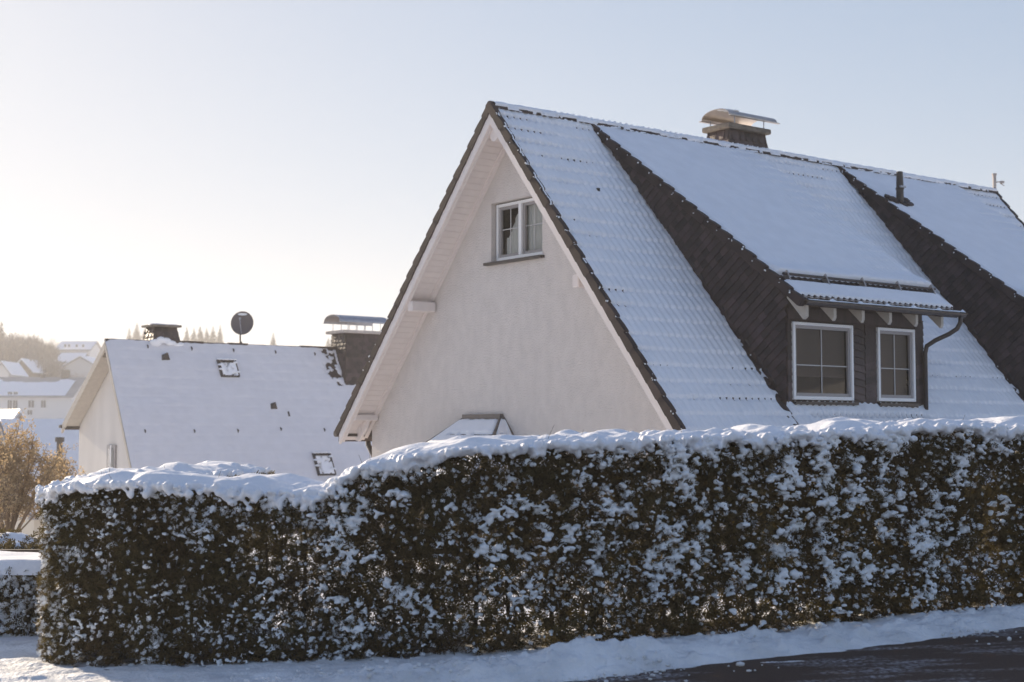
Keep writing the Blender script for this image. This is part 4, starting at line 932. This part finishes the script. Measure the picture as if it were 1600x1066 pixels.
# ================================================================== LEFT FOREGROUND: low hedge, rail, shrubs
def rough_hedge(name, x0, x1, y0, y1, zb, zt, label, cat, cap_h=.16, n=3500):
    root = empty(name, ((x0 + x1) / 2, (y0 + y1) / 2, zb), label=label, cat=cat); O_ = np.array(root.location)
    W_, D_ = (x1 - x0) / 2, (y1 - y0) / 2; H_ = zt - zb
    P = np.stack([RNG.uniform(-W_, W_, n), np.where(RNG.random(n) < .7, -D_ + np.abs(RNG.normal(0, .05, n)), RNG.uniform(-D_, D_, n)), RNG.uniform(.02, H_, n)], 1)
    ed = RNG.random(n) < .15; P[ed, 0] = W_ - np.abs(RNG.normal(0, .04, ed.sum()))
    D = RNG.normal(0, .6, (n, 3)) + np.array([0, -.6, .2]); v, f_ = sprays(P, D, RNG.uniform(.09, .16, n), TEMPL[0])
    o = put('foliage', np_mesh('foliage', v, f_), LEAF, root); o['kind'] = 'stuff'
    core = MB(); core.box((-W_ + .12, -D_ + .12, 0), (W_ - .12, D_ - .12, H_ - .05)); core.build('branches', BARK, root)
    nx, ny = 60, 20; a, b = np.meshgrid(np.linspace(-W_ - .05, W_ + .05, nx), np.linspace(-D_ - .06, D_ + .06, ny), indexing='ij')
    ea = np.clip(np.minimum((a + W_ + .05), (W_ + .05 - a)) / .12, 0, 1); eb = np.clip(np.minimum(b + D_ + .06, D_ + .06 - b) / .12, 0, 1); e_ = np.sqrt(1 - (1 - ea * eb) ** 2)
    zz = H_ - .05 + cap_h * e_ + .05 * (fbm(a / .5, b / .4, 4) - .5) * e_
    o = put('snow_cap', np_mesh('snow_cap', np.stack([a, b, zz], -1).reshape(-1, 3), grid_faces(nx, ny), True), SNOW, root)
    k = 2600; q = sprays(np.stack([RNG.uniform(-W_, W_, k), -D_ - RNG.uniform(-.02, .05, k), RNG.uniform(.03, H_, k)], 1), RNG.normal(0, .6, (k, 3)) + np.array([0, -.4, -.5]), RNG.uniform(.04, .09, k), (TEMPL[2][0] * np.array([1, 1.25, 1]), TEMPL[2][1])); put('snow_coated_twigs', np_mesh('snow_coated_twigs', *q), SNOWF, root)['kind'] = 'stuff'
    k = 1500; C = np.stack([RNG.uniform(-W_, W_, k), -D_ - RNG.uniform(-.02, .04, k), H_ * (1 - RNG.random(k) ** 1.2)], 1); z_ = RNG.uniform(.008, .024, (k, 3)); v, f_ = blobs(C, z_); o = put('snow_clumps', np_mesh('snow_clumps', v, f_, True), SNOWF, root); o['kind'] = 'stuff'
    return root
rough_hedge('hedge', -9.5, -4.75, 15.0, 15.9, -.72, .22, 'low dark hedge with a smooth slab of snow on top at the left edge', 'hedge')
rail = empty('garden_rail', (-7, 16.8, -.75), label='dark wooden rail just above the low hedge at the left edge', cat='rail')
m = MB(); m.box((-3, -.04, .96), (2.0, .04, 1.03)); m.build('top_rail', BOARD, rail)
for x in (-2.6, -.6, 1.4): m = MB(); m.box((x, .045, 0), (x + .08, .12, .95)); m.build('post', BOARD, rail)
def mound(u, v, Y, r, label):
    p = at(u, v, Y); z0 = float(gz(p.x, p.y)); H_ = p.z - z0; root = empty('snowy_shrub', (p.x, p.y, z0), label=label, cat='shrub', group='snow covered shrubs at the left edge')
    n = 900; D = RNG.normal(size=(n, 3)); D[:, 2] = np.abs(D[:, 2]); D /= np.linalg.norm(D, axis=1)[:, None]; P = D * np.array([r, r, H_ * .9])
    v_, f_ = sprays(P, D + RNG.normal(0, .5, (n, 3)), RNG.uniform(.10, .18, n), TEMPL[1]); o = put('foliage', np_mesh('foliage', v_, f_), LEAF, root)
    V0, F0 = ICO2; rr = ico(4); V1 = rr[0].copy(); V1 = V1[:, :] * np.array([r * .95, r * .95, H_ * .95]); 
    nz = fbm(V1[:, 0] / .3 + p.x, V1[:, 1] / .3 + p.y + V1[:, 2], 7) - .5; V1 *= (1 + .28 * nz)[:, None]; V1[:, 2] = np.maximum(V1[:, 2], H_ * .30 + .2 * nz); o = put('snow_cap', np_mesh('snow_cap', V1, rr[1], True), SNOW, root)
mound(12, 826, 18.6, .75, 'broad snow covered shrub behind the rail, leftmost of three'); mound(22, 848, 17.6, .42, 'middle snow covered shrub just behind the rail'); mound(49, 852, 17.5, .26, 'small round snow covered shrub beside the tall hedge')

# ================================================================== SHRUBS AND TREES FARTHER OFF
def bush(name, X, Y, H_, r, nleaf, leafm, twigm, lsz, label, cat, nst=26, seed=1, group=None, droop=.1):
    rnd = random.Random(seed); z0 = float(gz(X, Y)) - .1; root = empty(name, (X, Y, z0), label=label, cat=cat, group=group)
    m = MB(); tips = []
    for i in range(nst):
        a = rnd.uniform(0, 6.28); rr = r * math.sqrt(rnd.random()); hh = H_ * (1 - .45 * (rr / r) ** 2) * rnd.uniform(.75, 1.05)
        p = [Vector((math.cos(a) * rr * t ** 1.2 + rnd.uniform(-.02, .02) * H_, math.sin(a) * rr * t ** 1.2, hh * t)) for t in (0.02, .3, .6, .85, 1)]
        m.tube(p, [H_ * .009, H_ * .007, H_ * .005, H_ * .003, H_ * .0015], 4, False); 
        for _ in range(9):
            t = rnd.uniform(.3, .95); k = min(3, int(t * 4)); b = p[k].lerp(p[k + 1], (t * 4) % 1) if k < 4 else p[4]
            e = b + Vector((rnd.gauss(0, 1), rnd.gauss(0, 1), rnd.uniform(.0, 1.8))).normalized() * H_ * rnd.uniform(.08, .2); m.tube([b, e], [H_ * .003, H_ * .0012], 3, False); tips.append((b, e))
        tips.append((p[2], p[4]))
    m.build('stems', twigm, root)
    if nleaf:
        T = np.array([[*b, *e] for b, e in tips]); i = RNG.integers(0, len(T), nleaf); t = RNG.random((nleaf, 1)) ** .6
        P = T[i, :3] * (1 - t) + T[i, 3:] * t + RNG.normal(0, lsz * 1.6, (nleaf, 3)); D = RNG.normal(size=(nleaf, 3)); D /= np.linalg.norm(D, axis=1)[:, None]; S_ = np.cross(D, RNG.normal(size=(nleaf, 3))); S_ /= np.linalg.norm(S_, axis=1)[:, None]
        l = RNG.uniform(.6, 1.3, (nleaf, 1)) * lsz; V = np.stack([P - D * l, P + S_ * l * .45, P + D * l, P - S_ * l * .45], 1).reshape(-1, 3); o = put('leaves', np_mesh('leaves', V, np.arange(nleaf * 4).reshape(-1, 4)), leafm, root); o['kind'] = 'stuff'
    return root
p = at(30, 800, 31); bush('golden_shrub', p.x - .2, 31, 2.75, 1.15, 14000, GOLD, GOLDT, .035, 'tall golden brown leafy shrub at the left edge', 'shrub', 46, 1)
p = at(92, 800, 34); bush('golden_shrub', p.x, 34, 2.25, .65, 5000, GOLD, GOLDT, .035, 'sparser golden shrub in front of the white house gable', 'shrub', 30, 2)
p = at(-25, 790, 29); bush('golden_shrub', p.x, 29, 2.3, .8, 2500, GOLD, GOLDT, .035, 'golden shrub cut off by the left edge of the photo', 'shrub', 30, 3)
p = at(82, 660, 120); bush('frosted_shrub', p.x, 150, 5.0, 3.4, 9000, FROST, FROST, .10, 'pale frosted shrub beside the far white apartment building', 'shrub', 60, 4)

def conifer(u, vt, Y, label, group, seed, hh=None):
    rnd = random.Random(seed); t = at(u, vt, Y); z0 = float(gz(t.x, Y)) - .5; H_ = t.z - z0
    root = empty('spruce', (t.x, Y, z0), label=label, cat='tree', group=group)
    m = MB(); m.tube([(0, 0, 0), (0, 0, H_ * .6), (0, 0, H_)], [H_ * .015, H_ * .01, .02], 5); m.build('trunk', BARK, root)
    n = 46; P = []; F = []
    for i in range(n):
        q = i / n; z = H_ * (.10 + .89 * q); r_ = H_ * (.25 + .09 * ((seed * 7) % 5) / 4) * (1 - q) ** .8 + .15; k = int(8 + 7 * (1 - q))
        for j in range(k):
            a = rnd.uniform(0, 6.283); l = r_ * rnd.uniform(.65, 1.15); dx, dy = math.cos(a), math.sin(a); wv = l * .28; zz = z + rnd.uniform(-.2, .2)
            b = len(P); P += [(0, 0, zz), (dx * l * .55 - dy * wv, dy * l * .55 + dx * wv, zz - l * .22), (dx * l, dy * l, zz - l * .42), (dx * l * .55 + dy * wv, dy * l * .55 - dx * wv, zz - l * .22)]; F.append((b, b + 1, b + 2, b + 3))
    put('crown', np_mesh('crown', P, F), CONI, root)
def bare(u, vt, Y, wid, label, group, seed, m_=BARE, kids=3):
    rnd = random.Random(seed); t = at(u, vt, Y); z0 = float(gz(t.x, Y)) - .5; H_ = t.z - z0
    root = empty('bare_tree', (t.x, Y, z0), label=label, cat='tree', group=group)
    m = MB(); c = MB(); n_tw = []
    def grow(p, d, l, r_, dep):
        e = p + d * l; (m if dep < 2 else c).tube([p, e], [r_, r_ * .65], 4 if dep < 2 else 3, False)
        if dep >= 5: return
        for _ in range(kids if dep < 4 else 4):
            a = Vector((rnd.gauss(0, wid), rnd.gauss(0, wid), rnd.uniform(-.1, .7))); grow(p + d * l * rnd.uniform(.55, 1), (d + a).normalized(), l * rnd.uniform(.55, .78), r_ * .5, dep + 1)
    grow(Vector((0, 0, 0)), Vector((rnd.uniform(-.05, .05), 0, 1)).normalized(), H_ * .36, H_ * .016, 0)
    m.build('trunk', BARK, root); c.build('crown', m_, root)
con = 'spruces on the far skyline'
for k, (u, v, Y) in enumerate([(202, 511, 430), (214, 503, 430), (226, 512, 440)]): conifer(u, v, Y, ['left spruce of the three beside the short chimney', 'tallest, middle spruce of the three beside the short chimney', 'spruce touching the left side of the short chimney'][k], con, 20 + k)
for k, (u, v, Y) in enumerate([(292, 509, 430), (303, 511, 440), (313, 509, 425), (323, 511, 435), (333, 509, 430), (344, 507, 420)]):
    conifer(u, v, Y, '%s spruce of the row of six between the chimney and the dish' % ['first', 'second', 'third', 'fourth', 'fifth', 'rightmost'][k], con, 30 + k)
conifer(427, 519, 420, 'lone spruce on the skyline right of the dish', con, 40)
conifer(513, 527, 430, 'shorter spruce beside the tall chimney', con, 41); conifer(519, 523, 425, 'taller spruce touching the tall chimney', con, 42)
conifer(2, 500, 330, 'dark spruce rising above the wood at the left edge', con, 43)
lab = ['bare tree at the left end of the skyline wood', 'bare tree second from the left on the skyline', 'bare tree with a wide crown above the wood', 'bare tree over the right edge of the dark wood', 'frosty bare tree left of the hillside house', 'frosty bare tree just behind the hillside house', 'frosty bare tree right of the hillside house', 'pale bare tree above the gable of the neighbour house', 'pale bare tree left of the three spruces', 'small bare tree right of the dish', 'round bare tree in the middle of the wood edge', 'bare tree low above the hillside house roof']
for k, (u, v, Y) in enumerate([(14, 515, 345), (36, 512, 350), (55, 509, 350), (72, 513, 360), (88, 515, 370), (112, 514, 372), (128, 514, 375), (146, 519, 380), (184, 517, 420), (398, 529, 420), (24, 511, 352), (100, 522, 365)]):
    bare(u, v, Y, .55, lab[k], 'bare trees on the far skyline', 60 + k, BARE if k in (0, 1, 2, 3, 10) else FROST)
# the wood on the hillside: one mass
def wood():
    P = []; n = 230; VV = []; FF = []; o = 0
    for i in range(n):
        u = RNG.uniform(-60, 84); Y = RNG.uniform(255, 340); X = (u - 800) / 2260 * Y; z0 = gz(X, Y); H_ = RNG.uniform(7, 11.5) * (1 if Y < 320 else .9)
        if u > 60: H_ *= .8
        k = 170; a = RNG.uniform(0, 6.28, k); r_ = np.sqrt(RNG.random(k)) * 2.4; q = RNG.random(k) ** .7; Pp = np.stack([X + np.cos(a) * r_ * (1.1 - .6 * q), Y + np.sin(a) * r_, z0 + H_ * (.12 + .88 * q)], 1)
        D = RNG.normal(0, .4, (k, 3)) + np.array([0, 0, 1.]); D /= np.linalg.norm(D, axis=1)[:, None]; S_ = np.cross(D, RNG.normal(size=(k, 3))); S_ /= np.linalg.norm(S_, axis=1)[:, None]; l = RNG.uniform(.5, 1.3, (k, 1))
        V = np.stack([Pp - S_ * .09, Pp + S_ * .09, Pp + D * l + S_ * .03, Pp + D * l - S_ * .03], 1).reshape(-1, 3); VV.append(V)
        tr_ = np.array([[X - .2, Y, z0], [X + .2, Y, z0], [X + .08, Y, z0 + H_ * .8], [X - .08, Y, z0 + H_ * .8]]); VV.append(tr_)
    V = np.concatenate(VV); tag(put('wood', np_mesh('wood', V, np.arange(len(V)).reshape(-1, 4)), BARE), 'hazy bare wood covering the far hillside at the left', 'wood', kind='stuff')
wood()
for k, (u, v, Y, H_, r_, lb) in enumerate([(66, 588, 236, 6, 4, 'frosted bushes above the right end of the apartment roof'), (4, 590, 232, 5, 3.5, 'frosted bush over the apartment roof at the left edge'), (118, 575, 262, 6, 4, 'frosted bush in front of the hazy gabled house'), (84, 566, 300, 7, 4.5, 'frosted bush below the hazy house with dormers')]):
    p = at(u, v, Y); bush('frosted_shrub', p.x, Y, H_, r_, 5000, FROST, FROST, .12, lb, 'shrub', 40, 80 + k)

# ================================================================== VILLAGE
FARW = mat('far_wall', (.62, .61, .60), .9); FARW2 = mat('far_cream_wall', (.60, .54, .45), .9); BROWN = mat('brown_wall', (.20, .16, .13), .9); FARWIN = mat('far_window', (.10, .10, .11), .3); FARROOF = mat('far_roof', (.34, .33, .34), .8, .3, .3)
def far_house(u0, u1, v_ridge, v_eave, v_base, Y, rot, depth, label, wallm=FARW, wins=(), gable=False, roofm=FARROOF, snow=(0, 1, 0, 1), chim=(), pitch=None):
    """ridge runs across the picture (gable False) or towards the viewer (gable True)"""
    a = at(u0, v_eave, Y); b = at(u1, v_eave, Y); zr = at(u0, v_ridge, Y).z; zb = min(at(u0, v_base, Y).z, float(gz(a.x, Y)) - 1); W = b.x - a.x; ze = a.z
    root = empty('house', ((a.x + b.x) / 2, Y, zb), R(rot), label=label, cat='house'); H_ = ze - zb; Hr = zr - zb; d = depth; w2 = W / 2
    m = MB()
    if not gable:
        m.prism([(-w2, 0, 0), (-w2, 0, H_), (-w2, d / 2, Hr - .15), (-w2, d, H_), (-w2, d, 0)], (W, 0, 0)); m.build('wall', wallm, root)
        m = MB(); ov = .5
        for s_ in (0, 1):
            y0, y1 = (-ov, d / 2) if s_ == 0 else (d + ov, d / 2); ez = H_ - ov * (Hr - H_) / (d / 2)
            m.prism([(-w2 - .4, y0, ez), (-w2 - .4, y1, Hr), (-w2 - .4, y1, Hr + .18), (-w2 - .4, y0, ez + .18)], (W + .8, 0, 0))
        m.build('roof', roofm, root)
        fx0, fx1, fz0, fz1 = snow; n1, n2 = 50, 24; A_, B_ = np.meshgrid(np.linspace(fx0, fx1, n1), np.linspace(fz0, fz1, n2), indexing='ij')
        X_ = -w2 - .35 + (W + .7) * A_; Y_ = -ov + (d / 2 + ov) * B_; Z_ = (H_ - ov * (Hr - H_) / (d / 2)) + (Hr - (H_ - ov * (Hr - H_) / (d / 2))) * B_ + .20 + .25 * (fbm(A_ * 9, B_ * 4, 3) - .38) * sstep(.45, .95, B_) * (snow[3] < 1) + .08
        if snow[3] < 1: Z_ -= .5 * sstep(.72, .98, B_ + .5 * (fbm(A_ * 6, B_ * 2, 8) - .5))
        put('roof_snow', np_mesh('roof_snow', np.stack([X_, Y_, Z_], -1).reshape(-1, 3), grid_faces(n1, n2), True), SNOW, root)
    else:
        m.prism([(-w2, 0, 0), (-w2, 0, H_), (0, 0, Hr - .1), (w2, 0, H_), (w2, 0, 0)], (0, d, 0)); m.build('wall', wallm, root); m = MB(); m2 = MB(); ov = .5; sl_ = (Hr - H_) / w2
        for s_ in (-1, 1):
            m.prism([(0, -.4, Hr), (s_ * (w2 + ov), -.4, H_ - ov * sl_), (s_ * (w2 + ov), -.4, H_ - ov * sl_ - .2), (0, -.4, Hr - .22)], (0, d + .8, 0)); m2.prism([(0, -.3, Hr + .25), (s_ * (w2 + ov), -.3, H_ - ov * sl_ + .2), (s_ * (w2 + ov), -.3, H_ - ov * sl_ + .01), (0, -.3, Hr + .01)], (0, d + .6, 0))
        m.build('roof', roofm, root); m2.build('roof_snow', SNOW, root)
    for (wu0, wu1, wv0, wv1) in wins:
        x0 = (wu0 - (u0 + u1) / 2) / (u1 - u0) * W; x1 = (wu1 - (u0 + u1) / 2) / (u1 - u0) * W; z1 = at(wu0, wv0, Y).z - zb; z0 = at(wu0, wv1, Y).z - zb
        yy = 0 if z1 < H_ else -.0
        m = MB(); m.box((x0, -.10 + yy, z0), (x1, -.02 + yy, z1)); k = m.build('window', PVC, root); m = MB(); c_ = (x0 + x1) / 2; g_ = (x1 - x0) * .08
        m.box((x0 + g_, -.13, z0 + g_), (c_ - g_ * .5, -.105, z1 - g_)); m.box((c_ + g_ * .5, -.13, z0 + g_), (x1 - g_, -.105, z1 - g_)); m.build('pane', FARWIN, k)
    for (cx, cw, ch_) in chim: m = MB(); m.box((cx * W - cw / 2, d / 2 - cw / 2, Hr - .6), (cx * W + cw / 2, d / 2 + cw / 2, Hr + ch_)); m.build('chimney', CONC, root, bevel=.05)
    return root
apt = far_house(-60, 112, 589, 619, 672, 200, 0, 11, 'long white apartment building with snow on its grey roof at the left', FARW, [(45 - 1, 55, 625, 638), (64, 73, 625, 638), (43, 52, 640, 649), (12, 20, 612, 619.5), (21, 28.5, 612, 619.5), (12, 20, 625, 640), (20.5, 28.5, 625, 640), (-30, -18, 625, 638)], snow=(0, .93, 0, .9), chim=[(.33, 1.0, 1.2), (.12, .6, .5)])
far_house(8, 48, 645, 672, 700, 95, 38, 7, 'small brown gabled house with snow on its roof below the apartment building', BROWN, gable=True)
far_house(88, 140, 533, 547, 558, 330, 0, 10, 'hazy white house with four dormers high on the hillside', FARW, [(100, 104, 538, 543), (106, 110, 538, 543), (118, 122, 538, 543), (128, 132, 538, 543)])
far_house(103, 148, 557, 570, 592, 270, 0, 9, 'hazy gabled house on the slope just behind the neighbour roof', FARW, gable=True)
far_house(20, 48, 562, 577, 588, 250, 0, 8, 'hillside house with a sunlit snowy gable above the apartment building', BROWN, gable=True)
far_house(-8, 14, 566, 580, 590, 240, 0, 8, 'small snowy house at the left edge above the apartment building', FARW, gable=True)
far_house(88, 125, 552, 566, 580, 300, 0, 8, 'small snow covered house between the two hazy white ones', FARW)
far_house(50, 62, 572, 582, 590, 255, 0, 7, 'tiny snow covered house right of the sunlit gable', FARW)
g = far_house(53, 230, 664, 790, 830, 62, 37.7, 7, 'low building with a plain blue-white snowy roof left of the neighbour house', FARW2, snow=(0, 1, 0, 1))
v_ = at(93, 700, 61); m = MB(); P_ = Matrix.Rotation(-R(37.7), 3, 'Z') @ (v_ - g.location); m.tube([P_ + Vector((0, 0, -1.0)), P_ + Vector((0, 0, .25))], .12, 10); m.tube([P_ + Vector((0, 0, .25)), P_ + Vector((0, 0, .45))], .19, 10); m.build('vent_pipe', DARK, g)

# ================================================================== HAZE
HZ = bpy.data.materials.new('haze_air'); HZ.use_nodes = True; t = HZ.node_tree; t.nodes.clear()
out = t.nodes.new('ShaderNodeOutputMaterial'); pv = t.nodes.new('ShaderNodeVolumePrincipled'); pv.inputs['Color'].default_value = (1, .97, .94, 1); pv.inputs['Density'].default_value = .0008; pv.inputs['Anisotropy'].default_value = .25
t.links.new(pv.outputs[0], out.inputs['Volume'])
m = MB(); m.box((-905, -65, -12), (905, 2605, 46)); tag(m.build('haze', HZ), 'thin warm winter haze over the valley', 'haze', kind='stuff')
